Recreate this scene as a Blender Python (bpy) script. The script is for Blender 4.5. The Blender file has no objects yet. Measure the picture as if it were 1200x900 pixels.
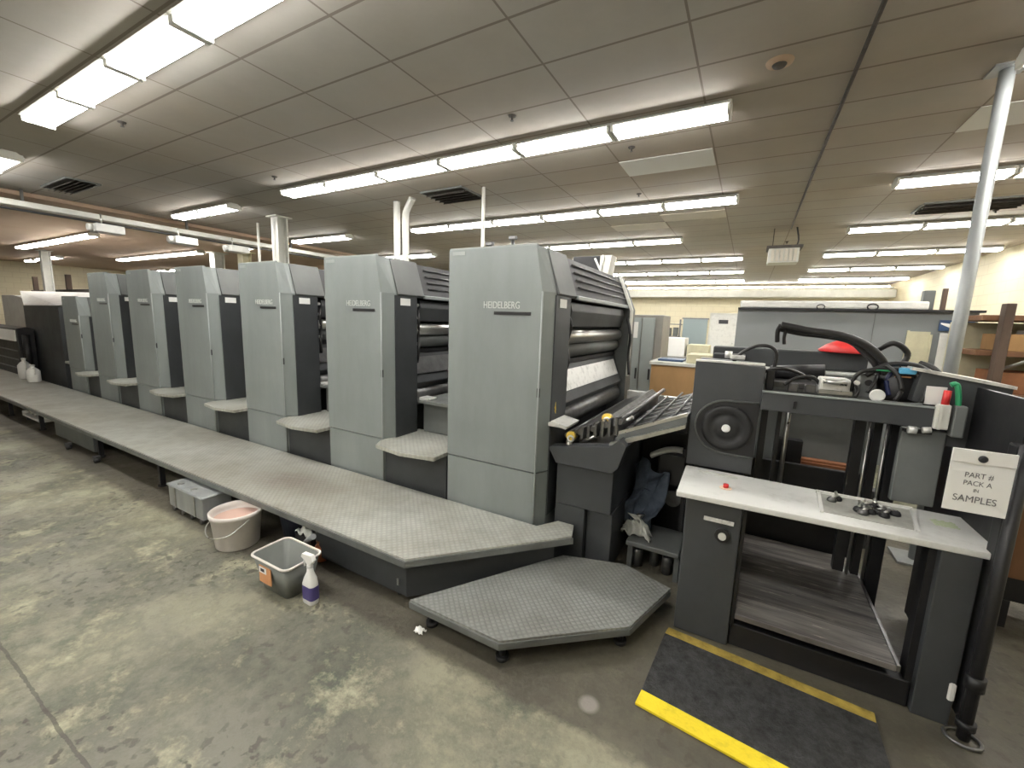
import bpy, bmesh, math, random
from mathutils import Vector, Matrix
random.seed(7)
SC = bpy.context.scene
COL = SC.collection
PI = math.pi
V = Vector

# ------------------------------------------------------------------ materials
def mat(name, col, rough=0.5, metal=0.0, var=0.0, vscale=6.0, bump=0.0, bscale=60.0, col2=None, spec=0.5, stretch=(1, 1, 1), lo=0.35, hi=0.7):
    m = bpy.data.materials.new(name); m.use_nodes = True
    nt = m.node_tree; N = nt.nodes; L = nt.links
    p = N['Principled BSDF']
    p.inputs['Base Color'].default_value = (*col, 1); p.inputs['Roughness'].default_value = rough
    p.inputs['Metallic'].default_value = metal; p.inputs['Specular IOR Level'].default_value = spec
    tc = N.new('ShaderNodeTexCoord'); mp = N.new('ShaderNodeMapping'); mp.inputs['Scale'].default_value = stretch
    L.new(tc.outputs['Object'], mp.inputs['Vector'])
    if var > 0 or col2:
        n = N.new('ShaderNodeTexNoise'); n.inputs['Scale'].default_value = vscale; n.inputs['Detail'].default_value = 7; n.inputs['Roughness'].default_value = 0.65
        L.new(mp.outputs[0], n.inputs['Vector'])
        r = N.new('ShaderNodeMapRange'); r.inputs['From Min'].default_value = lo; r.inputs['From Max'].default_value = hi
        L.new(n.outputs['Fac'], r.inputs['Value'])
        mx = N.new('ShaderNodeMix'); mx.data_type = 'RGBA'
        c2 = col2 or tuple(c * (1 - var) for c in col)
        mx.inputs[6].default_value = (*col, 1); mx.inputs[7].default_value = (*c2, 1)
        L.new(r.outputs[0], mx.inputs[0]); L.new(mx.outputs[2], p.inputs['Base Color'])
        r2 = N.new('ShaderNodeMapRange'); r2.inputs['To Min'].default_value = max(0, rough - .08); r2.inputs['To Max'].default_value = min(1, rough + .12)
        L.new(n.outputs['Fac'], r2.inputs['Value']); L.new(r2.outputs[0], p.inputs['Roughness'])
    if bump > 0:
        n = N.new('ShaderNodeTexNoise'); n.inputs['Scale'].default_value = bscale; n.inputs['Detail'].default_value = 4
        L.new(mp.outputs[0], n.inputs['Vector'])
        b = N.new('ShaderNodeBump'); b.inputs['Strength'].default_value = bump; b.inputs['Distance'].default_value = .01
        L.new(n.outputs['Fac'], b.inputs['Height']); L.new(b.outputs[0], p.inputs['Normal'])
    return m

def emis(name, col, s):
    m = bpy.data.materials.new(name); m.use_nodes = True
    p = m.node_tree.nodes['Principled BSDF']
    p.inputs['Base Color'].default_value = (*col, 1)
    p.inputs['Emission Color'].default_value = (*col, 1); p.inputs['Emission Strength'].default_value = s
    return m

def math_node(nt, op, a=None, b=None, c=None):
    n = nt.nodes.new('ShaderNodeMath'); n.operation = op
    for i, v in enumerate((a, b, c)):
        if v is None: continue
        if isinstance(v, (int, float)): n.inputs[i].default_value = v
        else: nt.links.new(v, n.inputs[i])
    return n.outputs[0]

def mixc(nt, f, a, b):
    m = nt.nodes.new('ShaderNodeMix'); m.data_type = 'RGBA'
    for i, v in ((0, f), (6, a), (7, b)):
        if isinstance(v, (int, float)): m.inputs[i].default_value = v
        elif isinstance(v, tuple): m.inputs[i].default_value = (*v, 1)
        else: nt.links.new(v, m.inputs[i])
    return m.outputs[2]

def noise(nt, vec, scale, detail=6, rough=.6, lo=.35, hi=.65):
    n = nt.nodes.new('ShaderNodeTexNoise'); n.inputs['Scale'].default_value = scale; n.inputs['Detail'].default_value = detail
    n.inputs['Roughness'].default_value = rough
    nt.links.new(vec, n.inputs['Vector'])
    r = nt.nodes.new('ShaderNodeMapRange'); r.inputs['From Min'].default_value = lo; r.inputs['From Max'].default_value = hi
    nt.links.new(n.outputs['Fac'], r.inputs['Value'])
    return r.outputs[0]

def base_mat(name):
    m = bpy.data.materials.new(name); m.use_nodes = True
    nt = m.node_tree; p = nt.nodes['Principled BSDF']
    tc = nt.nodes.new('ShaderNodeTexCoord')
    sp = nt.nodes.new('ShaderNodeSeparateXYZ'); nt.links.new(tc.outputs['Object'], sp.inputs[0])
    return m, nt, p, tc.outputs['Object'], sp.outputs

def floor_mat():
    m, nt, p, vec, xyz = base_mat('stained_concrete')
    n0 = noise(nt, vec, .55, 5, .6, .40, .60)
    n1 = noise(nt, vec, 1.6, 9, .72, .42, .60)
    n2 = noise(nt, vec, 6.0, 9, .75, .44, .60)
    n3 = noise(nt, vec, 30, 6, .7, .46, .62)
    c = mixc(nt, n0, (.325, .31, .212), (.165, .16, .125))
    c = mixc(nt, math_node(nt, 'MULTIPLY', n1, .8), c, (.095, .092, .068))
    c = mixc(nt, math_node(nt, 'MULTIPLY', math_node(nt, 'MULTIPLY', n2, n1), .75), c, (.05, .065, .048))
    n4 = noise(nt, vec, 3.2, 9, .75, .52, .66)
    c = mixc(nt, math_node(nt, 'MULTIPLY', n4, .8), c, (.43, .41, .285))
    # small dark spatter
    n5 = noise(nt, vec, 19, 3, .5, .56, .62)
    n6 = noise(nt, vec, 1.1, 3, .5, .45, .6)
    c = mixc(nt, math_node(nt, 'MULTIPLY', math_node(nt, 'MULTIPLY', n5, n6), .9), c, (.06, .055, .04))
    c = mixc(nt, math_node(nt, 'MULTIPLY', n3, .22), c, (.10, .095, .075))
    # dirty brown strip along the walkway, deepened to paint in the shade under it
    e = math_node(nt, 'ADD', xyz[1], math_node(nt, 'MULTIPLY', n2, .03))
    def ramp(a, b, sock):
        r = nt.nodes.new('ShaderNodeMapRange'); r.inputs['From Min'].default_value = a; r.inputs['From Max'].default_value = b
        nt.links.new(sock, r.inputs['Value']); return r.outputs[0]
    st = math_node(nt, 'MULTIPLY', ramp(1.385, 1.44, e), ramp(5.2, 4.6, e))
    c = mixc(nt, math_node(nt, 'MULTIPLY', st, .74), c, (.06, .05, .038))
    # pale round ring left by a can
    dx = math_node(nt, 'ADD', xyz[0], .43); dy = math_node(nt, 'SUBTRACT', xyz[1], 1.54)
    dd = math_node(nt, 'SQRT', math_node(nt, 'ADD', math_node(nt, 'MULTIPLY', dx, dx), math_node(nt, 'MULTIPLY', dy, dy)))
    c = mixc(nt, math_node(nt, 'MULTIPLY', ramp(.05, .03, dd), .5), c, (.40, .37, .35))
    # saw-cut joint
    j = math_node(nt, 'LESS_THAN', math_node(nt, 'ABSOLUTE', math_node(nt, 'SUBTRACT', math_node(nt, 'ADD', xyz[1], math_node(nt, 'MULTIPLY', n2, .006)), .387)), .006)
    c = mixc(nt, math_node(nt, 'MULTIPLY', j, .7), c, (.05, .045, .035))
    nt.links.new(c, p.inputs['Base Color'])
    rr = math_node(nt, 'ADD', math_node(nt, 'MULTIPLY', n1, .25), .36)
    nt.links.new(rr, p.inputs['Roughness'])
    b = nt.nodes.new('ShaderNodeBump'); b.inputs['Strength'].default_value = .2; b.inputs['Distance'].default_value = .01
    nt.links.new(n3, b.inputs['Height']); nt.links.new(b.outputs[0], p.inputs['Normal'])
    return m

def ceil_mat(name, c1, c2, grid=True, stain=.6):
    m, nt, p, vec, xyz = base_mat(name)
    n1 = noise(nt, vec, .35, 5, .6, .40, .66)
    n2 = noise(nt, vec, 3.0, 6, .7, .40, .70)
    c = mixc(nt, math_node(nt, 'MULTIPLY', n1, stain), c1, c2)
    c = mixc(nt, math_node(nt, 'MULTIPLY', n2, .18), c, tuple(v * .6 for v in c1))
    if grid:
        fx = math_node(nt, 'FRACT', math_node(nt, 'ADD', math_node(nt, 'DIVIDE', xyz[0], .856), 1000 - .479))
        fy = math_node(nt, 'FRACT', math_node(nt, 'ADD', math_node(nt, 'DIVIDE', xyz[1], .448), 1000 - .78))
        gx = math_node(nt, 'LESS_THAN', fx, .016); gy = math_node(nt, 'LESS_THAN', fy, .04)
        g = math_node(nt, 'MAXIMUM', gx, gy)
        # one flat tone per tile
        cx = math_node(nt, 'FLOOR', math_node(nt, 'DIVIDE', xyz[0], .856)); 
        fl = nt.nodes.new('ShaderNodeCombineXYZ')
        nt.links.new(math_node(nt, 'FLOOR', math_node(nt, 'ADD', math_node(nt, 'DIVIDE', xyz[0], .856), -.479)), fl.inputs[0])
        nt.links.new(math_node(nt, 'FLOOR', math_node(nt, 'ADD', math_node(nt, 'DIVIDE', xyz[1], .448), -.78)), fl.inputs[1])
        wn = nt.nodes.new('ShaderNodeTexWhiteNoise'); nt.links.new(fl.outputs[0], wn.inputs[0])
        c = mixc(nt, math_node(nt, 'MULTIPLY', wn.outputs[0], .16), c, tuple(v * .7 for v in c2))
        c = mixc(nt, math_node(nt, 'MULTIPLY', g, .62), c, (.10, .075, .05))
    nt.links.new(c, p.inputs['Base Color']); p.inputs['Roughness'].default_value = .85
    return m

def tread_mat(name, c1, c2, s=.034, k=.6, stain=None):
    m, nt, p, vec, xyz = base_mat(name)
    u = math_node(nt, 'MULTIPLY', math_node(nt, 'ADD', xyz[0], xyz[1]), PI / s)
    v = math_node(nt, 'MULTIPLY', math_node(nt, 'SUBTRACT', xyz[0], xyz[1]), PI / s)
    w = math_node(nt, 'ABSOLUTE', math_node(nt, 'MULTIPLY', math_node(nt, 'SINE', u), math_node(nt, 'SINE', v)))
    n1 = noise(nt, vec, 1.3, 7, .65, .42, .66)
    n2 = noise(nt, vec, 7, 7, .7, .42, .66)
    c = mixc(nt, math_node(nt, 'MULTIPLY', n1, .8), c1, c2)
    c = mixc(nt, math_node(nt, 'MULTIPLY', n2, .35), c, tuple(v * .55 for v in c2))
    if stain:
        dx = math_node(nt, 'MULTIPLY', math_node(nt, 'SUBTRACT', xyz[0], stain[0]), .9); dy = math_node(nt, 'MULTIPLY', math_node(nt, 'SUBTRACT', xyz[1], stain[1]), 1.9)
        dd = math_node(nt, 'ADD', math_node(nt, 'SQRT', math_node(nt, 'ADD', math_node(nt, 'MULTIPLY', dx, dx), math_node(nt, 'MULTIPLY', dy, dy))), math_node(nt, 'MULTIPLY', n2, .25))
        r = nt.nodes.new('ShaderNodeMapRange'); r.inputs['From Min'].default_value = .60; r.inputs['From Max'].default_value = .12
        nt.links.new(dd, r.inputs['Value'])
        c = mixc(nt, math_node(nt, 'MULTIPLY', r.outputs[0], .75), c, (.17, .125, .085))
    dk = math_node(nt, 'MULTIPLY', math_node(nt, 'SUBTRACT', 1.0, w), k)
    c = mixc(nt, dk, c, tuple(v * .45 for v in c1))
    nt.links.new(c, p.inputs['Base Color'])
    p.inputs['Roughness'].default_value = .42; p.inputs['Metallic'].default_value = .25
    b = nt.nodes.new('ShaderNodeBump'); b.inputs['Strength'].default_value = .5; b.inputs['Distance'].default_value = .004
    nt.links.new(w, b.inputs['Height']); nt.links.new(b.outputs[0], p.inputs['Normal'])
    return m

def block_mat():
    m, nt, p, vec, xyz = base_mat('painted_block')
    br = nt.nodes.new('ShaderNodeTexBrick')
    mp = nt.nodes.new('ShaderNodeMapping'); mp.inputs['Rotation'].default_value = (PI / 2, 0, 0)
    cb = nt.nodes.new('ShaderNodeCombineXYZ'); nt.links.new(math_node(nt, 'ADD', xyz[0], xyz[1]), cb.inputs[0]); nt.links.new(xyz[2], cb.inputs[1])
    nt.links.new(cb.outputs[0], br.inputs['Vector'])
    br.inputs['Scale'].default_value = 1; br.inputs['Brick Width'].default_value = .4; br.inputs['Row Height'].default_value = .2; br.inputs['Mortar Size'].default_value = .008
    br.inputs['Color1'].default_value = (.78, .71, .52, 1); br.inputs['Color2'].default_value = (.76, .69, .50, 1); br.inputs['Mortar'].default_value = (.66, .59, .42, 1)
    n1 = noise(nt, vec, 1.0, 6, .6)
    nt.links.new(mixc(nt, math_node(nt, 'MULTIPLY', n1, .25), br.outputs['Color'], (.60, .53, .36)), p.inputs['Base Color'])
    p.inputs['Roughness'].default_value = .7
    return m

def plank_mat():
    m, nt, p, vec, xyz = base_mat('worn_board')
    mp = nt.nodes.new('ShaderNodeMapping'); mp.inputs['Scale'].default_value = (1.2, 14, 1); nt.links.new(vec, mp.inputs[0])
    n1 = noise(nt, mp.outputs[0], 1.6, 7, .65, .35, .68)
    c = mixc(nt, n1, (.21, .195, .178), (.035, .031, .029))
    n2 = noise(nt, mp.outputs[0], 5, 6, .6, .62, .68)
    c = mixc(nt, math_node(nt, 'MULTIPLY', n2, .8), c, (.42, .39, .34))
    f = math_node(nt, 'FRACT', math_node(nt, 'ADD', math_node(nt, 'DIVIDE', xyz[1], .163), 100))
    c = mixc(nt, math_node(nt, 'MULTIPLY', math_node(nt, 'LESS_THAN', f, .03), .7), c, (.02, .02, .02))
    nt.links.new(c, p.inputs['Base Color']); p.inputs['Roughness'].default_value = .55
    return m

M = {}
M['grey'] = mat('press_grey_paint', (.215, .238, .236), .42, 0, .24, 2.2, .04, 40, stretch=(1, 1, .35))
M['grey_light'] = mat('cover_grey_paint', (.29, .315, .31), .38, 0, .15, 3)
M['grey_mid'] = mat('side_grey_paint', (.105, .112, .108), .45, 0, .2, 3)
M['dark'] = mat('charcoal_paint', (.042, .046, .049), .5, 0, .25, 3, .03, 50)
M['feeder'] = mat('feeder_charcoal_paint', (.052, .056, .060), .5, 0, .2, 4, .03, 60)
M['feeder2'] = mat('feeder_inner_grey', (.16, .17, .165), .45, 0, .2, 4)
M['black'] = mat('black_machine_paint', (.014, .014, .016), .45, 0, .3, 9)
M['rubber'] = mat('black_rubber', (.012, .012, .013), .6)
M['hose'] = mat('hose_rubber', (.018, .017, .017), .38, 0, .3, 20)
M['steel'] = mat('brushed_steel', (.55, .55, .53), .28, .9, .3, 12, stretch=(1, .1, 1))
M['steel_dark'] = mat('oily_steel', (.20, .20, .20), .32, .8, .4, 10)
M['plate'] = mat('bright_plate', (.72, .72, .70), .35, .4, .5, 14, lo=.5, hi=.75)
M['white'] = mat('white_enamel', (.66, .66, .63), .45, 0, .25, 9, lo=.5, hi=.75)
M['ledge'] = mat('marked_white_laminate', (.66, .665, .64), .4, 0, 0, 7, col2=(.50, .50, .47), lo=.52, hi=.72)
M['paper'] = mat('white_paper', (.80, .80, .78), .7, 0, .06, 6)
M['ink'] = mat('marker_ink', (.03, .03, .035), .6)
M['faded'] = mat('faded_marker', (.16, .16, .17), .6)
M['logo'] = mat('pale_lettering', (.47, .49, .47), .5)
M['namebar'] = mat('black_name_plate', (.015, .015, .017), .4)
M['brass'] = mat('brass', (.75, .55, .12), .3, .8)
M['red'] = mat('red_plastic', (.62, .03, .03), .4)
M['green'] = mat('green_plastic', (.03, .30, .13), .45)
M['blue'] = mat('light_blue_plastic', (.10, .40, .66), .4)
M['rag'] = mat('blue_grey_rag', (.11, .14, .19), .95, 0, .5, 9, .5, 70)
M['ragw'] = mat('pale_rag', (.55, .56, .52), .95, 0, .3, 12, .5, 70)
M['card'] = mat('corrugated_cardboard', (.42, .25, .11), .85, 0, .18, 5, stretch=(1, 1, .3))
M['wood'] = mat('rack_wood', (.26, .13, .065), .7, 0, .4, 5, stretch=(1, 1, .2))
M['wood_dark'] = mat('rack_post_wood', (.10, .065, .045), .7, 0, .4, 5, stretch=(1, 1, .2))
M['orange'] = mat('orange_steel', (.62, .25, .05), .5)
M['yellow'] = mat('yellow_safety_edge', (.85, .66, .02), .6, 0, .25, 16, .3, 90, lo=.5, hi=.7)
M['yellow_dirty'] = mat('dirty_yellow_edge', (.44, .32, .06), .7, 0, .6, 12, .3, 90)
M['mat'] = mat('anti_fatigue_rubber', (.055, .056, .056), .75, 0, .75, 26, 1.0, 120)
M['bucket_white'] = mat('white_bucket_plastic', (.66, .62, .58), .45, 0, .15, 6)
M['bucket_in'] = mat('bucket_liquid', (.50, .33, .27), .3)
M['tub_grey'] = mat('smoky_grey_plastic', (.16, .17, .155), .35, 0, .2, 6)
M['label_orange'] = mat('orange_label_print', (.62, .30, .14), .6)
M['purple'] = mat('purple_label_print', (.07, .055, .20), .5)
M['galv'] = mat('galvanised_steel', (.36, .38, .38), .42, .35, .25, 8, stretch=(1, 1, .2))
M['column'] = mat('column_white_paint', (.66, .66, .61), .5, 0, .15, 4)
M['partition'] = mat('grey_sheet_panel', (.215, .23, .235), .6, 0, .06, 2)
M['cabinet'] = mat('cabinet_grey', (.30, .33, .32), .35, .1, .1, 3)
M['cabinet_side'] = mat('cabinet_side_grey', (.24, .23, .21), .4, 0, .15, 4)
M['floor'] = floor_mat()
M['ceiling'] = ceil_mat('ceiling_tiles', (.42, .40, .36), (.44, .355, .265))
M['ceiling_brown'] = ceil_mat('bare_deck_ceiling', (.55, .42, .31), (.42, .28, .19), False)
M['tile_white'] = mat('new_ceiling_tile', (.74, .74, .70), .85)
M['tile_mid'] = mat('newer_ceiling_tile', (.62, .58, .50), .85)
M['tread'] = tread_mat('worn_tread_plate', (.50, .51, .465), (.33, .305, .245), .042, .38, (1.98, .33))
M['tread_near'] = tread_mat('grey_tread_plate', (.30, .31, .295), (.22, .215, .19), .036, .5)
M['rim'] = mat('tread_edge_metal', (.17, .18, .175), .4, .2, .3, 8)
M['block'] = block_mat()
M['board'] = plank_mat()
M['tube'] = emis('fluorescent_tube', (1.0, .98, .95), 21.0)
M['tube_row'] = M['tube']
M['reflector'] = mat('fixture_enamel', (.80, .80, .76), .4)
M['vent'] = mat('vent_grime', (.09, .08, .07), .7, 0, .4, 15)
M['rust'] = mat('brown_boards', (.30, .12, .05), .6, 0, .3, 6)
M['posterb'] = mat('navy_print', (.03, .07, .16), .5)
M['beige'] = mat('beige_sheet', (.58, .55, .38), .7, 0, .2, 6)
M['cable'] = mat('cable_black', (.02, .02, .02), .5)
M['tub_light'] = mat('greyish_tray_plastic', (.42, .42, .38), .5, 0, .35, 14)
M['clear'] = mat('grey_display', (.10, .14, .17), .2)
M['greenish'] = mat('pale_green_chalk', (.55, .62, .42), .8)

# ------------------------------------------------------------------ mesh builder
class B:
    def __init__(s): s.bm = bmesh.new()
    def box(s, x0, x1, y0, y1, z0, z1, bev=0.0, seg=2):
        bm = s.bm
        vs = [bm.verts.new((x, y, z)) for x in (x0, x1) for y in (y0, y1) for z in (z0, z1)]
        fs = [bm.faces.new([vs[i] for i in q]) for q in ((0, 1, 3, 2), (4, 6, 7, 5), (0, 4, 5, 1), (2, 3, 7, 6), (0, 2, 6, 4), (1, 5, 7, 3))]
        if bev > 0:
            es = list({e for f in fs for e in f.edges})
            bmesh.ops.bevel(bm, geom=es, offset=bev, segments=seg, affect='EDGES', profile=.6)
        return s
    def prism(s, pts, axis, a, b, bev=0.0):
        """pts: 2-D outline; axis 'x': pts=(y,z); 'y': pts=(x,z); 'z': pts=(x,y)"""
        def P(u, v, w): return {'x': (w, u, v), 'y': (u, w, v), 'z': (u, v, w)}[axis]
        bm = s.bm
        A = [bm.verts.new(P(u, v, a)) for u, v in pts]; Bv = [bm.verts.new(P(u, v, b)) for u, v in pts]
        n = len(pts); fs = [bm.faces.new(A), bm.faces.new(Bv[::-1])]
        for i in range(n): fs.append(bm.faces.new((A[i], Bv[i], Bv[(i + 1) % n], A[(i + 1) % n])))
        if bev > 0:
            es = list({e for f in fs for e in f.edges})
            bmesh.ops.bevel(bm, geom=es, offset=bev, segments=2, affect='EDGES', profile=.6)
        return s
    def hull(s, pts):
        vs = [s.bm.verts.new(p) for p in pts]
        bmesh.ops.convex_hull(s.bm, input=vs); return s
    def cyl(s, p0, p1, r, r1=None, seg=20, cap=True):
        p0 = V(p0); p1 = V(p1); r1 = r if r1 is None else r1
        d = (p1 - p0).normalized(); q = d.to_track_quat('Z', 'Y')
        bm = s.bm; A = []; C = []
        for i in range(seg):
            t = 2 * PI * i / seg; o = q @ V((math.cos(t), math.sin(t), 0))
            A.append(bm.verts.new(p0 + o * r)); C.append(bm.verts.new(p1 + o * r1))
        for i in range(seg):
            f = bm.faces.new((A[i], A[(i + 1) % seg], C[(i + 1) % seg], C[i])); f.smooth = True
        if cap: bm.faces.new(A[::-1]); bm.faces.new(C)
        return s
    def lathe(s, prof, c, axis=(0, 0, 1), seg=28, cap0=False, cap1=False):
        q = V(axis).normalized().to_track_quat('Z', 'Y'); c = V(c); bm = s.bm; R = []
        for r, h in prof:
            R.append([bm.verts.new(c + q @ V((r * math.cos(2 * PI * i / seg), r * math.sin(2 * PI * i / seg), h))) for i in range(seg)])
        for a, b in zip(R, R[1:]):
            for i in range(seg):
                f = bm.faces.new((a[i], a[(i + 1) % seg], b[(i + 1) % seg], b[i])); f.smooth = True
        if cap0: bm.faces.new(R[0][::-1])
        if cap1: bm.faces.new(R[-1])
        return s
    def tube(s, pts, r, seg=10, sub=6, closed=False):
        P = [V(p) for p in pts]
        if sub > 1 and len(P) > 2:
            Q = []; n = len(P)
            rng = range(n) if closed else range(n - 1)
            for i in rng:
                g = (lambda k: P[k % n]) if closed else (lambda k: P[max(0, min(n - 1, k))])
                a, b, c, d = g(i - 1), g(i), g(i + 1), g(i + 2)
                for j in range(sub):
                    t = j / sub
                    Q.append(.5 * ((2 * b) + (c - a) * t + (2 * a - 5 * b + 4 * c - d) * t * t + (3 * b - a - 3 * c + d) * t ** 3))
            if not closed: Q.append(P[-1])
            P = Q
        bm = s.bm; R = []; n = len(P); up = V((0.13, .21, 1)).normalized()
        for i, p in enumerate(P):
            a = P[(i - 1) % n] if closed else P[max(0, i - 1)]; b = P[(i + 1) % n] if closed else P[min(n - 1, i + 1)]
            d = (b - a).normalized()
            u = d.cross(up)
            if u.length < 1e-3: u = d.cross(V((1, 0, 0)))
            u.normalize(); w = u.cross(d).normalized()
            R.append([bm.verts.new(p + (u * math.cos(2 * PI * k / seg) + w * math.sin(2 * PI * k / seg)) * r) for k in range(seg)])
        m = n if closed else n - 1
        for i in range(m):
            A = R[i]; C = R[(i + 1) % n]
            for k in range(seg):
                f = bm.faces.new((A[k], A[(k + 1) % seg], C[(k + 1) % seg], C[k])); f.smooth = True
        if not closed: bm.faces.new(R[0][::-1]); bm.faces.new(R[-1])
        return s
    def sheet(s, fn, nu, nv, th=.004):
        bm = s.bm; G = [[bm.verts.new(fn(i / nu, j / nv)) for j in range(nv + 1)] for i in range(nu + 1)]
        fs = []
        for i in range(nu):
            for j in range(nv):
                f = bm.faces.new((G[i][j], G[i + 1][j], G[i + 1][j + 1], G[i][j + 1])); f.smooth = True; fs.append(f)
        bm.normal_update()
        bmesh.ops.solidify(bm, geom=fs, thickness=th)
        return s
    def build(s, name, m, parent=None, origin=None):
        bm = s.bm
        bmesh.ops.recalc_face_normals(bm, faces=bm.faces)
        root = parent
        o_w = V(origin) if origin is not None else V((0, 0, 0))
        if parent is not None:
            o_w = V(parent.get('_o', (0, 0, 0)))
        bmesh.ops.translate(bm, verts=bm.verts, vec=-o_w)
        me = bpy.data.meshes.new(name); bm.to_mesh(me); bm.free()
        me.materials.append(M[m] if isinstance(m, str) else m)
        o = bpy.data.objects.new(name, me); COL.objects.link(o)
        if parent is not None:
            o.parent = parent; o['_o'] = tuple(o_w)
        else:
            o.location = o_w; o['_o'] = tuple(o_w)
        return o

def thing(name, label, cat, loc, group=None):
    o = bpy.data.objects.new(name, None); COL.objects.link(o); o.location = loc; o.empty_display_size = .1
    o['label'] = label; o['category'] = cat; o['_o'] = tuple(loc)
    if group: o['group'] = group
    return o
def tag(o, label, cat, group=None, kind=None):
    o['label'] = label; o['category'] = cat
    if group: o['group'] = group
    if kind: o['kind'] = kind
    return o
def struct(o, label=None):
    o['kind'] = 'structure'
    if label: o['label'] = label
    return o
def copy_tree(o, parent=None):
    c = o.copy(); COL.objects.link(c)
    if parent is not None: c.parent = parent
    for ch in [k for k in o.children]: copy_tree(ch, c)
    return c

def text(s, size, m, parent, loc, rot=(PI / 2, 0, 0), name='lettering', ext=.0015, align='LEFT', sx=1.0):
    cu = bpy.data.curves.new('txt', 'FONT'); cu.body = s; cu.size = size; cu.extrude = ext; cu.align_x = align
    t = bpy.data.objects.new('txt', cu); COL.objects.link(t)
    bpy.context.view_layer.update()
    me = bpy.data.meshes.new_from_object(t.evaluated_get(bpy.context.evaluated_depsgraph_get()))
    bpy.data.objects.remove(t); bpy.data.curves.remove(cu)
    me.name = name; me.materials.clear(); me.materials.append(M[m])
    R = Matrix.LocRotScale(V(loc) - V(parent['_o']), None, None) @ __import__('mathutils').Euler(rot).to_matrix().to_4x4() @ Matrix.Diagonal((sx, 1, 1, 1))
    me.transform(R)
    o = bpy.data.objects.new(name, me); COL.objects.link(o); o.parent = parent; o['_o'] = parent['_o']
    return o

# ------------------------------------------------------------------ room
CZ = 3.2
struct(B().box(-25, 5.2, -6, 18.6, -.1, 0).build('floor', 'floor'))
struct(B().box(-9.35, 5.2, -6, 18.6, CZ, CZ + .1).build('ceiling', 'ceiling'))
struct(B().box(-25, -9.35, -6, 18.6, CZ, CZ + .1).build('ceiling_bay', 'ceiling_brown'))
struct(B().box(-25, 5.2, 18.5, 18.6, 0, CZ).build('wall_back', 'block'))
struct(B().box(3.95, 4.05, -6, 18.5, 0, CZ).build('wall_right', 'block'))
struct(B().box(-24.6, -24.5, -6, 18.5, 0, CZ).build('wall_left', 'block'))
struct(B().box(-25, 5.2, -6.1, -6, 0, CZ).build('wall_front', 'block'))
struct(B().box(-24.4, 3.94, 17.6, 18.4, 2.72, 2.98, .02).build('trim_1', 'column'))   # soffit along the back wall
# exposed beams of the left bay
for i, y in enumerate((.7, 9.4)):
    struct(B().box(-24.4, -9.4, y, y + .22, CZ - .16, CZ - .002).build('trim_%d' % (i + 2), 'ceiling_brown'))
struct(B().box(-9.42, -9.30, -5.9, 17.5, CZ - .06, CZ - .002).build('trim_4', 'ceiling_brown'))
# doors and board on the back wall
d = struct(B().box(-1.32, -.42, 18.44, 18.5, 0, 2.1, .01).build('door_1', 'white'))
B().box(-1.38, -1.32, 18.42, 18.5, 0, 2.16).box(-.42, -.36, 18.42, 18.5, 0, 2.16).box(-1.38, -.36, 18.42, 18.5, 2.1, 2.16).build('door_frame', 'column', d)
B().box(-1.05, -.72, 18.42, 18.44, 1.75, 1.9).build('door_sign', 'ink', d)
B().cyl((-.5, 18.44, 1.0), (-.5, 18.38, 1.0), .03).build('door_handle', 'steel', d)

# ------------------------------------------------------------------ ceiling lights
FL = .867
def light_proto(loc):
    t = thing('ceiling_light', 'x', 'ceiling light', loc)
    x, y, z = loc
    B().prism([(y - .05, z - .001), (y + .05, z - .001), (y + .115, z - .045), (y + .105, z - .05), (y + .045, z - .028), (y - .045, z - .028), (y - .105, z - .05), (y - .115, z - .045)], 'x', x + .005, x + FL - .005).build('reflector', 'reflector', t)
    for s in (-1, 1):
        B().cyl((x + .035, y + s * .06, z - .064), (x + FL - .035, y + s * .06, z - .064), .028, seg=12).build('fluorescent_tube', 'tube', t)
    for a in (.006, FL - .03): B().box(x + a, x + a + .024, y - .10, y + .10, z - .09, z - .02, .003, 1).build('end_cap', 'reflector', t)
    return t
ROWS = [(-3.5, 'behind the camera'), (-1.05, 'above the camera'), (1.36, 'row over the walkway'), (3.59, 'row over the press'), (5.98, 'row just behind the press'),
        (8.38, 'fourth row away'), (10.92, 'fifth row away'), (13.45, 'sixth row away'), (15.9, 'row nearest the back wall')]
ORD = ['first', 'second', 'third', 'fourth', 'fifth', 'sixth', 'seventh']
proto = None
def put_light(x, y, label, group):
    global proto
    if proto is None:
        proto = light_proto((x, y, CZ)); o = proto
    else:
        o = copy_tree(proto); o.location = (x, y, CZ)
    o['label'] = label; o['group'] = group
for y, rn in ROWS:
    xs = [-.26 - FL * (k + 1) for k in range(6)]
    if abs(y - 8.38) < .1: xs = [v - .95 for v in xs[:5]]
    for k, x in enumerate(xs):
        put_light(x, y, 'tube ceiling light, %s from the right in the main run, %s' % (ORD[k], rn), 'ceiling lights of the main runs')
    if y < 0: continue
    for k in range(3 if y > 3 else 1):
        put_light(1.17 + k * FL, y, 'tube ceiling light, %s from the left in the right-hand run, %s' % (ORD[k], rn), 'ceiling lights at the right')
LB = [(-8.63, 3.68, 'left of the pair over the sixth press unit'), (-7.76, 3.68, 'right of the pair over the fifth press unit'),
      (-8.85, 5.95, 'left of the pair behind the fourth unit'), (-7.98, 5.95, 'right of the pair behind the third unit'),
      (-8.72, 8.4, 'left of the pair far behind the second unit'), (-7.85, 8.4, 'right of the pair far behind the second unit'), (-7.86, 1.5, 'cut by the left edge of the picture'), (-8.73, 1.5, 'just outside the left edge'),
      (-11.6, 6.05, 'alone behind the fourth unit, beyond the cream columns'), (-10.5, 8.4, 'far behind the fifth unit'), (-10.0, 11, 'farthest back behind the fourth unit'), (-13.5, 11, 'farthest back behind the sixth unit')]
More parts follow.
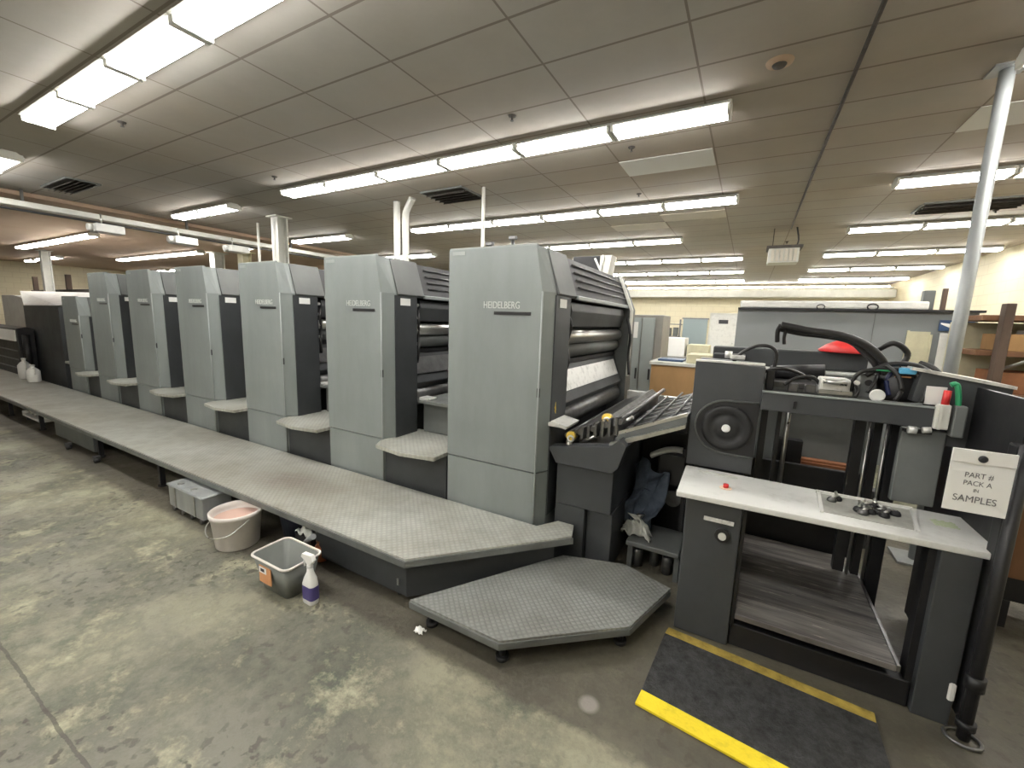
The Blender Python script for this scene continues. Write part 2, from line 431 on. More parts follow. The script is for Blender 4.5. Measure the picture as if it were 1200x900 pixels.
for k in range(6):
    LB.append((-13.48 - k * .87, 3.78, '%s from right in the left bay front row' % ORD[k]))
    LB.append((-13.93 - k * .87, 6.05, '%s from right in the left bay second row' % ORD[k]))
for k in range(3):  # added lamps that brighten the left bay and its far wall
    LB.append((-20.5 - k * 1.2, 5.0, '%s from right, added to brighten the far left wall' % ORD[k]))
    LB.append((-20.5 - k * 1.2, 8.4, '%s from right, farther row added to brighten the far left wall' % ORD[k]))
    LB.append((-13.5 - k * 1.6, 1.4, '%s from right, added unseen past the left edge to lighten the bay' % ORD[k]))
for x, y, s in LB:
    put_light(x, y, 'tube ceiling light ' + s, 'ceiling lights of the left bay')
# long strip on the soffit
t = thing('cove_light', 'long continuous fluorescent strip along the far back wall', 'ceiling light', (-5.4, 17.4, 2.99))
B().box(-5.4, 3.8, 17.32, 17.5, 2.99, 3.02).build('channel', 'reflector', t)
for k in range(8):
    B().cyl((-5.35 + k * 1.14, 17.4, 3.045), (-4.27 + k * 1.14, 17.4, 3.045), .022, seg=10).build('fluorescent_tube', 'tube', t)

# ceiling tiles that differ, vents, sprinklers
def tile(x0, x1, y0, y1, m, lab):
    tag(B().box(x0, x1, y0, y1, CZ - .006, CZ + .002).build('ceiling_tile', m), lab, 'ceiling tile', 'odd ceiling tiles')
tile(-1.30, -.45, 4.39, 4.83, 'tile_white', 'clean white replacement ceiling tile right of the vent above the nearest unit')
tile(1.27, 2.12, 4.39, 4.83, 'tile_white', 'clean white ceiling tile beside the steel pole')
tile(-1.30, -.45, 6.63, 7.07, 'tile_mid', 'pale ceiling tile behind the second row of lights')
tile(-2.16, -1.31, 7.08, 7.52, 'tile_mid', 'pale ceiling tile left of the farther replaced tile')
def vent(x, y, w, h, lab):
    t = thing('ceiling_vent', lab, 'vent', (x, y, CZ), 'ceiling vents')
    B().box(x, x + w, y, y + h, CZ - .012, CZ + .001).build('back_plate', 'vent', t)
    B().box(x - .02, x + w + .02, y - .02, y, CZ - .02, CZ).box(x - .02, x + w + .02, y + h, y + h + .02, CZ - .02, CZ).box(x - .02, x, y, y + h, CZ - .02, CZ).box(x + w, x + w + .02, y, y + h, CZ - .02, CZ).build('frame', 'rim', t)
    b = B()
    for k in range(5):
        yy = y + h * (k + .7) / 5.6
        b.prism([(yy, CZ - .045), (yy + .04, CZ - .012), (yy + .045, CZ - .014), (yy + .005, CZ - .05)], 'x', x + .01, x + w - .01)
    b.build('louvre', 'vent', t)
vent(-3.85, 4.38, .62, .5, 'dark open ceiling vent above and between the two nearest units')
vent(-8.55, 2.1, .9, .3, 'dark slotted ceiling vent at the left over the walkway')
vent(1.75, 7.2, .95, .5, 'dark sagging ceiling vent left of the steel pole')
for x, y, s in ((-5.1, 3.2, 'left of the second row of lights'), (-1.1, 4.08, 'above the white replaced tile'), (-1.35, 5.5, 'right of the pale conduit'), (.45, 9.4, 'above the hanging heater'), (2.6, 7.9, 'beside the vent near the pole'), (-4.95, 1.75, 'below the nearest row of lights'), (-1.8, 3.1, 'just above the second row of lights')):
    t = thing('sprinkler_head', 'small ceiling sprinkler head ' + s, 'sprinkler', (x, y, CZ), 'sprinkler heads')
    B().lathe([(.032, 0), (.028, -.008), (.010, -.012), (.008, -.035)], (x, y, CZ), cap0=True, cap1=True, seg=12).build('body', 'vent', t)
    B().cyl((x, y, CZ - .035), (x, y, CZ - .039), .014, seg=10).build('deflector', 'steel_dark', t)
t = thing('smoke_detector', 'round brown ceiling detector at upper right', 'detector', (0, 3.2, CZ))
B().lathe([(.075, 0), (.07, -.012), (.045, -.018)], (0, 3.2, CZ), cap1=True).build('body', 'ceiling_brown', t)
B().lathe([(.04, -.018), (.032, -.03), (0.01, -.034)], (0, 3.2, CZ), cap1=True).build('cap', 'vent', t)

# columns, pipes
def column(x, y, w, lab, name='steel_column', m='column'):
    t = thing(name, lab, 'column', (x, y, 0))
    B().box(x - w / 2, x + w / 2, y - w / 2, y - w / 2 + .02, 0, CZ).box(x - w / 2, x + w / 2, y + w / 2 - .02, y + w / 2, 0, CZ).box(x - .01, x + .01, y - w / 2, y + w / 2, 0, CZ).build('shaft', m, t)
    B().box(x - w * .8, x + w * .8, y - w * .8, y + w * .8, CZ - .02, CZ, .004, 1).build('head_plate', m, t)
column(-7.1, 4.5, .18, 'white steel H column rising behind the third unit')
column(-13.2, 6.5, .26, 'white column rising behind the fourth unit from the feeder, left of the brown one')
column(-12.2, 6.7, .24, 'brownish cream column between the white column and the H column', m='beige')
column(-18.5, 4.4, .2, 'thin cream post at the far left edge behind the delivery hood')
t = thing('steel_pole', 'round galvanised steel pole standing behind the feeder at right', 'pole', (1.22, 3.9, 0))
B().cyl((1.2, 3.85, 0), (1.2, 3.85, CZ), .036, seg=28).build('shaft', 'galv', t)
B().box(1.12, 1.28, 3.77, 3.93, CZ - .012, CZ).build('head_plate', 'galv', t)
B().box(1.08, 1.32, 3.73, 3.97, 0, .015).build('base_plate', 'galv', t)
for x, lab in ((-4.46, 'left pale vertical conduit pipe behind the second unit'), (-4.3, 'right pale vertical conduit pipe with bent top behind the second unit')):
    p = [(x, 4.55, 0), (x, 4.55, 2.5), (x, 4.55, 2.95)] + ([(x + .06, 4.52, 3.06), (x + .18, 4.5, 3.19)] if x > -4.4 else [(x, 4.55, 3.19)])
    tag(B().tube(p, .045, 14, 5).build('conduit_pipe', 'column', None, (x, 4.55, 0)), lab, 'pipe', 'pipes behind the second unit')
tag(B().tube([(-2.98, 4.5, 0), (-2.98, 4.5, 1.6), (-2.98, 4.5, 3.19)], .022, 10, 2).build('conduit_pipe', 'column', None, (-2.98, 4.5, 0)), 'thin pale conduit rising behind the nearest unit', 'pipe')
tag(B().tube([(-7.9, 4.6, 0), (-7.9, 4.6, 1.6), (-7.9, 4.6, 3.19)], .022, 10, 2).build('conduit_pipe', 'column', None, (-7.9, 4.6, 0)), 'thin pale conduit left of the H column', 'pipe')
# overhead busway along y with hanging heads at the left
t = thing('overhead_busway', 'pale overhead duct crossing the ceiling at upper left', 'duct', (-9.1, 1.2, 2.98))
B().box(-9.2, -9.02, -4, 8.5, 2.95, 3.03, .008, 1).build('duct', 'column', t)
B().tube([(-8.95, -4, 2.9), (-8.95, 2, 2.89), (-8.95, 8.5, 2.9)], .018, 8, 3).build('cable', 'cable', t)
for y in (-2, 0, 2, 4, 6, 8): B().box(-9.13, -9.09, y, y + .03, 3.02, CZ).build('hanger', 'steel_dark', t)
for y, s in ((2.62, 'left one of three under the overhead duct'), (3.62, 'middle one of three under the overhead duct'), (4.5, 'right one of three under the overhead duct')):
    q = thing('hanging_fixture', 'white hanging fan heater, ' + s, 'heater', (-8.8, y, 2.9), 'white heads hanging under the duct')
    B().box(-8.9, -8.62, y, y + .34, 2.72, 2.84, .015).build('housing', 'white', q)
    B().cyl((-8.76, y - .06, 2.78), (-8.76, y + .002, 2.78), .05, .06, 14).build('nozzle', 'white', q)
    B().cyl((-8.8, y + .12, 2.84), (-8.8, y + .12, 3.0), .012, seg=8).build('hanger_rod', 'steel', q)
# hanging heater in the background right
t = thing('hanging_heater', 'cream ribbed unit heater hanging from the ceiling behind the feeder', 'heater', (.35, 8, 2.62))
B().box(.15, .56, 7.95, 8.3, 2.64, 2.86, .01).build('housing', 'column', t)
b = B()
for k in range(6): b.box(.19 + k * .06, .2 + k * .06 + .03, 7.93, 7.95, 2.66, 2.84)
b.build('louvre', 'tile_mid', t)
B().box(.12, .6, 7.92, 8.33, 2.86, 2.90, .005, 1).build('top_plate', 'vent', t)
B().tube([(.52, 8.1, 2.9), (.54, 8.1, 3.0), (.5, 8.1, 3.19)], .012, 6, 3).tube([(.2, 8.1, 2.9), (.2, 8.1, 3.05), (.2, 8.1, 3.19)], .006, 6, 2).build('cable', 'cable', t)
# surface conduits on ceiling near heater
tag(B().tube([(.41, 2.6, CZ - .02), (.41, 6, CZ - .02), (.42, 8.1, CZ - .03)], .012, 6, 2).build('ceiling_conduit', 'vent', None, (.41, 2.6, CZ)), 'thin dark conduit running on the ceiling to the hanging heater', 'conduit')

# ------------------------------------------------------------------ printing units
def printing_unit(x, w=.66, steps=True, top=2.05, W=1.26):
    """x: left front corner of the tower. front plane y=2.32"""
    Y = 2.32; o = (x, Y, 0)
    t = thing('printing_unit', 'x', 'printing unit', o)
    X = lambda a: x + a
    s = top - 2.05
    # tower body: plan with a chamfered front right corner, tapered at the very top
    b = B()
    b.hull([(X(0), Y, .64), (X(w), Y, .64), (X(w), Y, 1.78 + s), (X(0), Y, top), (X(w - .05), Y, top), (X(w - .035), Y + .07, top),
            (X(w + .045), Y + .09, .64), (X(w + .045), Y + .09, 1.78 + s), (X(w - .035), Y + .09, top), (X(0), Y + .34, top), (X(w - .035), Y + .34, top), (X(0), Y + .34, .64), (X(w + .045), Y + .34, .64), (X(w + .045), Y + .34, 1.78 + s)])
    b.build('tower_door', 'grey', t)
    B().hull([(X(0), Y + .004, .02), (X(w), Y + .004, .02), (X(w + .045), Y + .09, .02), (X(w + .045), Y + .34, .02), (X(0), Y + .34, .02),
              (X(0), Y + .004, .632), (X(w), Y + .004, .632), (X(w + .045), Y + .09, .632), (X(w + .045), Y + .34, .632), (X(0), Y + .34, .632)]).build('lower_panel', 'grey', t)
    # bright edge strip between door and chamfer
    B().tube([(X(w) + .002, Y - .001, .30), (X(w) + .002, Y - .001, 1.0), (X(w) + .002, Y - .001, 1.78 + s)], .006, 6, 1).build('edge_trim', 'grey_light', t)
    # door recess handle on the edge
    B().box(X(w - .01), X(w + .008), Y - .004, Y + .012, 1.13, 1.19, .003, 1).build('door_handle', 'black', t)
    # dark side skin of the tower above the chamfer
    B().box(X(w + .038), X(w + .052), Y + .096, Y + .345, .32, 1.765 + s, .003, 1).build('side_panel', 'dark', t)
    B().box(X(w + .053), X(w + .056), Y + .15, Y + .26, 1.69 + s, 1.745 + s).build('unit_label', 'paper', t)
    # top cover: sloped toward the right over the rollers
    B().prism([(X(.01), top + .002), (X(w - .03), top + .002), (X(w + .062), 1.775 + s), (X(w + .05), 1.76 + s), (X(.01), 1.76 + s)], 'y', Y + .12, Y + .42, .004).build('upper_cover', 'grey_mid', t)
    c = B().prism([(X(0), top - .012), (X(w - .04), top - .012), (X(w + .055), 1.78 + s), (X(w + .045), 1.755 + s), (X(0), 1.755 + s)], 'y', Y + .422, Y + 1.80).build('sloped_guard', 'black', t)
    b = B()
    for k in range(4):
        f = .18 + .2 * k; xx = X(w - .04 + .095 * f); zz = top - .012 - (top - .012 - 1.78 - s) * f
        b.tube([(xx + .006, Y + .50, zz + .005), (xx + .006, Y + 1.2, zz + .005), (xx + .006, Y + 1.76, zz + .005)], .007, 6, 1)
    b.build('guard_rail', 'steel_dark', c)
    B().box(X(w + .045), X(w + .075), Y + .422, Y + 1.8, 1.752 + s, 1.782 + s, .005, 1).build('guard_lip', 'grey_light', t)
    # far side frame
    B().prism([(X(0), top), (X(w - .04), top), (X(w + .09), 1.74 + s), (X(w + .09), .02), (X(0), .02)], 'y', Y + 1.802, Y + 2.0, .004).build('far_side_frame', 'grey_mid', t)
    B().prism([(X(w - .045), top + .004), (X(w - .02), top + .004), (X(w + .112), 1.74 + s), (X(w + .112), 1.1), (X(w + .092), 1.1), (X(w + .091), 1.73 + s)], 'y', Y + 1.79, Y + 1.83).build('frame_edge', 'column', t)
    # inner core (dark)
    B().box(X(.02), X(w - .08), Y + .345, Y + 1.80, .04, 1.748 + s).build('core_housing', 'black', t)
    # middle guard and rollers, axes across the press
    B().prism([(X(w - .045 - .04), 1.74 + s), (X(w - .045 + .07), 1.74 + s), (X(w - .045 + .085), 1.68 + s), (X(w - .045 + .06), 1.57 + s), (X(w - .045 - .04), 1.57 + s)], 'y', Y + .40, Y + 1.79, .006).build('ink_guard', 'dark', t)
    B().cyl((X(w - .045 + .02), Y + .36, 1.50 + s), (X(w - .045 + .02), Y + 1.78, 1.50 + s), .052, seg=24).build('plate_roller', 'steel', t)
    B().cyl((X(w - .045 - .005), Y + .38, 1.40 + s), (X(w - .045 - .005), Y + 1.78, 1.40 + s), .055, seg=24).build('blanket_roller', 'grey_mid', t)
    B().box(X(w - .045 - .03), X(w - .045 + .01), Y + .36, Y + 1.79, 1.30 + s, 1.335 + s, .004, 1).build('cross_bar', 'black', t)
    B().prism([(X(w - .045 - .06), 1.30 + s), (X(w - .045 + .0), 1.30 + s), (X(w - .045 + .10), 1.05), (X(w - .045 + .06), 1.0), (X(w - .045 - .06), 1.0)], 'y', Y + .34, Y + 1.79, .008).build('wash_tray', 'dark', t)
    B().prism([(X(w - .045 + .022), 1.262 + s), (X(w - .045 + .030), 1.266 + s), (X(w - .045 + .084), 1.128 + s), (X(w - .045 + .076), 1.124 + s)], 'y', Y + .36, Y + 1.70).build('printing_plate', 'plate' if steps is False else 'steel_dark', t)
    B().cyl((X(w - .045 + .01), Y + .33, .93), (X(w - .045 + .01), Y + 1.78, .93), .085, seg=24).build('impression_cylinder', 'steel_dark', t)
    # gear side fittings with little pale knobs
    f = B().box(X(w - .045 - .01), X(w - .045 + .05), Y + .36, Y + .42, 1.20 + s, 1.72 + s, .006, 1).build('roller_bracket', 'black', t)
    b = B()
    for zz in (1.70, 1.60, 1.50, 1.38): b.cyl((X(w - .045 + .045), Y + .385, zz + s), (X(w - .045 + .075), Y + .375, zz + s), .013, seg=10)
    b.build('adjusting_knob', 'plate', f)
    B().tube([(X(w - .045 + .05), Y + .40, 1.66 + s), (X(w - .045 + .10), Y + .36, 1.58 + s), (X(w - .045 + .06), Y + .40, 1.45 + s), (X(w - .045 + .09), Y + .37, 1.33 + s), (X(w - .045 + .03), Y + .42, 1.22 + s)], .011, 8, 5).build('hose', 'hose', t)
    B().tube([(X(w - .045 + .12), Y + 1.76, 1.66 + s), (X(w - .045 + .17), Y + 1.72, 1.5 + s), (X(w - .045 + .15), Y + 1.78, 1.3 + s), (X(w - .045 + .18), Y + 1.74, 1.12 + s)], .014, 8, 5).build('hose', 'hose', t)
    # top edge flange and lid
    B().box(X(.0), X(w - .05), Y + .004, Y + .03, top - .002, top + .012, .003, 1).build('top_flange', 'grey_light', t)
    # lettering
    text('HEIDELBERG', .062, 'logo', t, (X(w * .40), Y - .001, 1.675 + s), name='brand_lettering', sx=.78)
    B().box(X(w * .52), X(w * .90), Y - .004, Y + .001, 1.635 + s, 1.655 + s).build('name_plate', 'namebar', t)
    B().box(X(.03), X(.13), Y - .003, Y + .001, top - .035, top - .012).build('maker_badge', 'grey_light', t)
    if steps:
        B().box(X(w + .005), X(W - .002), Y + .02, Y + .32, .02, .600).build('step_base', 'dark', t)
        B().prism([(X(w + .005), Y + .42), (X(w + .005), Y - .03), (X(w + .06), Y - .13), (X(w + .34), Y - .17), (X(W - .002), Y - .12), (X(W - .002), Y + .42)], 'z', .605, .635, .006).build('foot_plate', 'tread', t)
        B().box(X(w + .10), X(W - .002), Y + .36, Y + 1.7, .636, .90, .02).build('upper_step', 'grey_mid', t)
        B().prism([(X(w + .10), Y + .32), (X(w + .13), Y + .28), (X(w + .3), Y + .27), (X(W - .002), Y + .30), (X(W - .002), Y + .9), (X(w + .10), Y + .9)], 'z', .902, .925).build('upper_tread', 'rim', t)
        B().box(X(w + .11), X(w + .22), Y + .30, Y + .40, .926, .945, .004, 1).build('latch', 'plate', t)
        B().box(X(w + .1), X(W - .003), Y + 1.0, Y + 1.78, .93, 1.04, .01).cyl((X(w + .28), Y + .95, 1.1), (X(w + .28), Y + 1.78, 1.1), .06).cyl((X(w + .4), Y + .6, 1.0), (X(w + .4), Y + 1.78, 1.0), .05).build('transfer_rollers', 'steel_dark', t)
        B().prism([(X(W - .10), .93), (X(W - .003), .93), (X(W - .003), 1.95), (X(W - .05), 1.95)], 'y', Y + .35, Y + 1.7).build('rear_guard', 'black', t)
    return t
nm = ['nearest printing unit, the rightmost tall grey tower beside the feeder', 'second tall grey printing unit counted from the feeder', 'third tall grey printing unit from the feeder, narrower in view',
      'fourth tall grey printing unit from the feeder', 'fifth tall grey printing unit from the feeder', 'sixth and farthest full height grey printing unit']
u1 = printing_unit(-1.80, .70, steps=False); u1['label'] = nm[0]; u1['group'] = 'printing units in the press line'
u2 = printing_unit(-3.085, .64, True); u2['label'] = nm[1]; u2['group'] = 'printing units in the press line'
for k in range(2, 6):
    c = copy_tree(u2); c.location.x = -3.085 - 1.262 * (k - 1); c['label'] = nm[k]
u7 = printing_unit(-9.27, .64, True, top=1.735, W=1.12); u7['label'] = 'short grey press unit with lower top beside the delivery'; u7['group'] = 'printing units in the press line'; 

# things on top of nearest unit
t = thing('exhaust_blower', 'black exhaust hood with white struts behind the nearest unit top', 'blower', (-1.55, 4.36, 2.0))
B().box(-1.72, -1.42, 4.36, 4.6, 1.9, 2.30, .01).build('hood', 'black', t)
B().prism([(-1.42, 1.9), (-1.36, 1.9), (-1.30, 2.3), (-1.42, 2.3)], 'y', 4.36, 4.55).build('side_plate', 'column', t)
B().tube([(-1.42, 4.34, 2.06), (-1.38, 4.34, 2.3)], .012, 6, 1).tube([(-1.36, 4.34, 2.06), (-1.47, 4.34, 2.27)], .012, 6, 1).build('strut', 'white', t)
B().box(-1.8, -1.25, 4.36, 4.6, 0, 1.898).build('pedestal', 'grey_mid', t)
for x, y, h, s in ((-1.66, 2.6, .07, 'left'), (-1.53, 2.7, .12, 'taller')):
    q = thing('valve_fitting', 'small %s valve fitting on top of the nearest unit' % s, 'valve', (x, y, 2.05))
    B().cyl((x, y, 2.048), (x, y, 2.05 + h), .014, seg=10).build('stem', 'steel_dark', q)
    B().box(x - .03, x + .03, y - .015, y + .015, 2.05 + h, 2.075 + h, .004, 1).build('handle', 'steel_dark', q)

# ------------------------------------------------------------------ infeed base next to nearest unit
t = thing('infeed_unit', 'dark grey infeed base between the nearest tower and the feeder', 'machine base', (-.82, 2.45, 0))
B().box(-1.0, -.80, 2.45, 4.1, .01, .42).box(-1.0, -.63, 2.45, 4.1, .42, .78, .004, 1).build('body', 'dark', t)
B().box(-.795, -.63, 2.50, 4.1, .01, .415, .004, 1).build('lower_door', 'feeder', t)
B().prism([(-1.06, .80), (-.66, .86), (-.60, .92), (-.56, .88), (-.60, .74), (-.64, .70), (-1.0, .70)], 'y', 2.42, 2.52, .005).build('front_shelf', 'feeder', t)
B().box(-1.06, -.95, 2.40, 2.56, .94, .965, .004, 1).prism([(-1.04, .96), (-.93, .94), (-.92, .96), (-1.03, .98)], 'y', 2.38, 2.6).build('step_lip', 'plate', t)
B().prism([(-1.0, .78), (-.68, .78), (-.68, .95), (-.74, 1.0), (-1.0, .86)], 'y', 2.60, 4.1).build('gripper_bed', 'steel_dark', t)
for yy, xx, zz in ((2.56, -.94, .86), (2.66, -.74, .99)):
    k = B().cyl((xx, yy, zz), (xx, yy - .06, zz + .01), .030, seg=18).build('adjusting_collar', 'brass', t)
    B().lathe([(.024, 0), (.024, .01), (.013, .012), (.012, .0)], (xx + .005, yy - .061, zz - .005), (0, -1, 0)).build('collar_ring', 'plate', k)
    B().cyl((xx - .005, yy - .05, zz - .08), (xx - .005, yy - .07, zz - .02), .02, seg=12).cyl((xx + .05, yy, zz - .04), (xx + .16, yy - .02, zz + .03), .012, seg=8).build('lever', 'steel', k)
b = B()
for k in range(5): b.cyl((-.98 + k * .085, 2.54, .86 + k * .035), (-.98 + k * .085, 4.1, .86 + k * .035), .018, seg=12)
b.build('cross_shaft', 'steel_dark', t)
B().tube([(-1.08, 2.50, 1.15), (-1.06, 2.48, 1.05), (-1.07, 2.5, .99)], .018, 8, 4).build('grab_handle', 'brass', t)
b = B()
for k in range(8): b.box(-.97 + k * .044, -.955 + k * .044, 2.53, 2.6, .83 + k * .012, .89 + k * .02)
b.build('register_finger', 'steel_dark', t)
B().box(-.98, -.67, 4.11, 4.16, .5, .96, .004, 1).build('far_rail', 'plate', t)

# feed board
t = thing('feed_board', 'dark sloping feed board with steel rails bridging to the feeder', 'feed table', (-.4, 2.5, .8))
B().prism([(-.66, .90), (-.27, 1.06), (-.27, 1.02), (-.66, .85)], 'y', 2.54, 4.0).build('board', 'dark', t)
B().prism([(-.68, .84), (-.255, 1.03), (-.255, 1.05), (-.68, .87)], 'y', 2.49, 2.53).prism([(-.64, .92), (-.255, 1.09), (-.255, 1.11), (-.64, .94)], 'y', 2.54, 2.56).build('near_rail', 'steel', t)
B().prism([(-.66, .87), (-.255, 1.05), (-.255, 1.09), (-.64, .92)], 'y', 2.535, 2.538).build('side_skirt', 'grey_mid', t)
b = B()
for k in range(6):
    yy = 2.72 + k * .2
    b.prism([(-.64, .915), (-.28, 1.065), (-.28, 1.075), (-.64, .925)], 'y', yy, yy + .035)
b.build('transport_tape', 'steel_dark', t)
for k in range(3):
    B().cyl((-.58 + k * .12, 2.56, .96 + k * .05), (-.58 + k * .12, 3.98, .96 + k * .05), .008, seg=10).build('hold_down_rod', 'steel_dark', t)
B().box(-.66, -.28, 4.0, 4.05, .93, .96, .004, 1).box(-.66, -.28, 4.0, 4.03, .70, .94).build('far_rail', 'plate', t)
for yy in (2.98, 3.9): B().box(-.29, -.262, yy, yy + .04, 0, .98).build('leg', 'black', t)

# dark gap between infeed and feeder
t = thing('drive_unit', 'black drive gearbox raised to darken the gap between press and feeder', 'gearbox', (-.4, 3.2, 0))
B().box(-.62, -.25, 3.2, 3.85, 0, .83, .01).build('case', 'black', t)  # made taller to block light leaking in from behind, keeping the gap dark
B().box(-.46, -.25, 2.98, 3.19, .50, .72, .01).build('motor_box', 'black', t)
B().cyl((-.36, 3.19, .35), (-.36, 3.12, .35), .06).cyl((-.52, 3.19, .2), (-.52, 3.14, .2), .04).build('pulley', 'steel_dark', t)
tag(B().sheet(lambda u, v: (-.50 + .20 * u, 2.93 - .02 * math.sin(v * 3), .70 + .09 * math.sin(u * PI * .5 + .2) - .02 * v), 8, 6, .012).build('arched_guard', 'white', None, (-.4, 2.93, .7)), 'white curved guard plate under the feed board', 'guard')
tag(B().box(-.56, -.235, 2.62, 2.95, .17, .20, .004, 1).box(-.55, -.52, 2.64, 2.93, 0, .17).box(-.26, -.23, 2.64, 2.93, 0, .17).build('low_shelf', 'grey_mid', None, (-.4, 2.8, 0)), 'low grey metal shelf in the gap beside the feeder cabinet', 'shelf')
def ragf(u, v):
    return (-.61 + (.24 - .06 * v) * u + .03 * v * math.sin(v * 6) + .012 * math.sin(u * 19 + v * 5), 2.92 - .08 * v + .03 * math.sin(u * 9 + v * 4) + .02 * math.sin(v * 15 + u * 6), .66 - .10 * abs(u - .35) - .40 * v + .025 * math.sin(u * 7 + v * 9))
tag(B().sheet(ragf, 26, 30, .006).build('cleaning_rag', 'rag', None, (-.5, 2.8, .2)), 'crumpled blue-grey rag hanging in the dark gap left of the feeder', 'rag')
def ragg(u, v):
    return (-.62 + .19 * u + .012 * math.sin(v * 11), 2.70 + .10 * v + .02 * math.sin(u * 12), .20 + .10 * math.sin(u * PI) * math.sin(v * PI) + .012 * math.sin(u * 17 + v * 9) + .012)
tag(B().sheet(ragg, 22, 16, .006).build('cleaning_rag', 'ragw', None, (-.5, 2.75, .2)), 'pale crumpled rag on the low shelf under the blue-grey rag', 'rag')

for x0, y0, r_, s_ in ((-.50, 2.72, .035, 'left'), (-.40, 2.78, .028, 'middle'), (-.31, 2.72, .032, 'right')):
    q = thing('floor_can', 'small dark can on the floor under the low shelf, %s one' % s_, 'can', (x0, y0, 0), 'cans under the low shelf')
    B().lathe([(r_, 0), (r_, .11), (r_ * .6, .125)], (x0, y0, .001), cap0=True, cap1=True, seg=16).build('body', 'steel_dark', q)
    B().cyl((x0, y0, .126), (x0, y0, .14), r_ * .6, seg=12).build('lid', 'black', q)
# ------------------------------------------------------------------ walkway and step
t = thing('walkway', 'long raised grey tread plate walkway along the press', 'walkway', (-5, 1.57, 0))
plan = [(-14.0, 1.57), (-1.50, 1.57), (-.82, 2.30), (-.86, 2.44), (-.97, 2.44), (-1.06, 2.30), (-14.0, 2.30)]
B().prism(plan, 'z', .288, .30).build('deck', 'tread', t)
pl2 = [(-14.01, 1.56), (-1.495, 1.56), (-.808, 2.298), (-.84, 2.31), (-1.50, 1.60), (-14.01, 1.60)]
B().prism(pl2, 'z', .252, .290).build('edge_rim', 'rim', t)
B().prism([(-14.0, 1.60), (-1.52, 1.60), (-.9, 2.28), (-14.0, 2.28)], 'z', .235, .27).build('under_frame', 'black', t)
for x in (-13.8, -12.3, -10.8, -9.2, -7.85, -5.95, -4.55): 
    l = B().box(x, x + .035, 1.62, 1.66, .012, .235).build('leg', 'black', t)
    B().cyl((x + .017, 1.64, 0), (x + .017, 1.64, .014), .035, seg=12).build('foot', 'rubber', l)
B().box(-2.32, -1.53, 1.615, 1.64, .035, .235, .003, 1).build('skirt_panel', 'dark', t)
B().hull([(-1.53, 1.615, .035), (-.92, 2.27, .035), (-.94, 2.29, .035), (-1.55, 1.64, .035), (-1.53, 1.615, .235), (-.92, 2.27, .235), (-.94, 2.29, .235), (-1.55, 1.64, .235)]).build('skirt_panel', 'dark', t)
B().box(-1.60, -1.585, 1.608, 1.616, .09, .13).build('panel_latch', 'steel', t)
B().box(-7.25, -6.05, 1.62, 1.65, .035, .235, .003, 1).build('skirt_panel', 'grey_mid', t)
for x in (-2.28, -1.62, -1.0): B().cyl((x, 1.66 if x < -1.5 else 2.12, 0), (x, 1.66 if x < -1.5 else 2.12, .036), .02, seg=10).build('foot', 'rubber', t)
B().box(-5.6, -4.3, 2.0, 2.03, .02, .235).build('inner_panel', mat('slate_panel', (.10, .115, .15), .5), t)

t = thing('side_step', 'low angular tread plate step beside the walkway end', 'step', (-.8, 1.9, 0))
sp = [(-1.40, 1.50), (-.855, 1.50), (-.36, 1.915), (-.235, 2.34), (-.52, 2.44), (-.88, 2.33)]
B().prism(sp, 'z', .124, .14).build('deck', 'tread_near', t)
cx, cy = -.8, 2.0
def off(pts, d): return [(p[0] + (p[0] - cx) / math.hypot(p[0] - cx, p[1] - cy) * d, p[1] + (p[1] - cy) / math.hypot(p[0] - cx, p[1] - cy) * d) for p in pts]
B().prism(off(sp, .006), 'z', .092, .128, .003).build('edge_rim', 'rim', t)
for x, y in ((-1.30, 1.56), (-.87, 1.56), (-.41, 1.96), (-.32, 2.3)):
    l = B().cyl((x, y, .02), (x, y, .093), .016, seg=10).build('leg', 'black', t)
    B().cyl((x, y, 0), (x, y, .022), .032, seg=14).build('foot', 'rubber', l)

# ------------------------------------------------------------------ items under / beside walkway
t = thing('metal_box', 'scuffed silver rectangular metal box under the walkway edge', 'box', (-3.9, 1.5, 0))
B().box(-3.93, -3.40, 1.455, 1.66, .04, .212, .012).build('case', 'galv', t)
B().box(-3.94, -3.39, 1.445, 1.67, .206, .226, .008, 1).build('lid', 'galv', t)
for a in (-3.52, -3.82): B().box(a, a + .015, 1.447, 1.456, .05, .21).build('rib', 'steel', t)
for x in (-3.88, -3.74, -3.60, -3.46):
    B().cyl((x, 1.46, .018), (x, 1.49, .018), .018, seg=12).build('caster', 'steel_dark', t)
for a in (-3.82, -3.62): B().cyl((a, 1.50, .226), (a, 1.50, .233), .022, seg=12).build('knob', 'steel', t)
t = thing('round_bucket', 'white round plastic bucket standing at the walkway edge', 'bucket', (-2.97, 1.47, 0))
c = (-2.97, 1.47, 0)
B().lathe([(.128, 0), (.132, .005), (.152, .215), (.160, .22), (.162, .245), (.152, .248), (.150, .21), (.145, .19)], c, cap0=True, cap1=True, seg=40).build('body', 'bucket_white', t)
B().lathe([(.144, .192), (.001, .192)], c, seg=40).build('contents', 'bucket_in', t)
B().tube([(c[0] - .16, c[1] - .01, .215), (c[0] - .13, c[1] - .13, .14), (c[0], c[1] - .175, .11), (c[0] + .13, c[1] - .12, .14), (c[0] + .16, c[1], .215)], .004, 6, 6).build('handle', 'steel', t)
t = thing('rectangular_bucket', 'smoky grey rectangular tub with white rim standing on the floor', 'bucket', (-2.2, 1.36, 0))
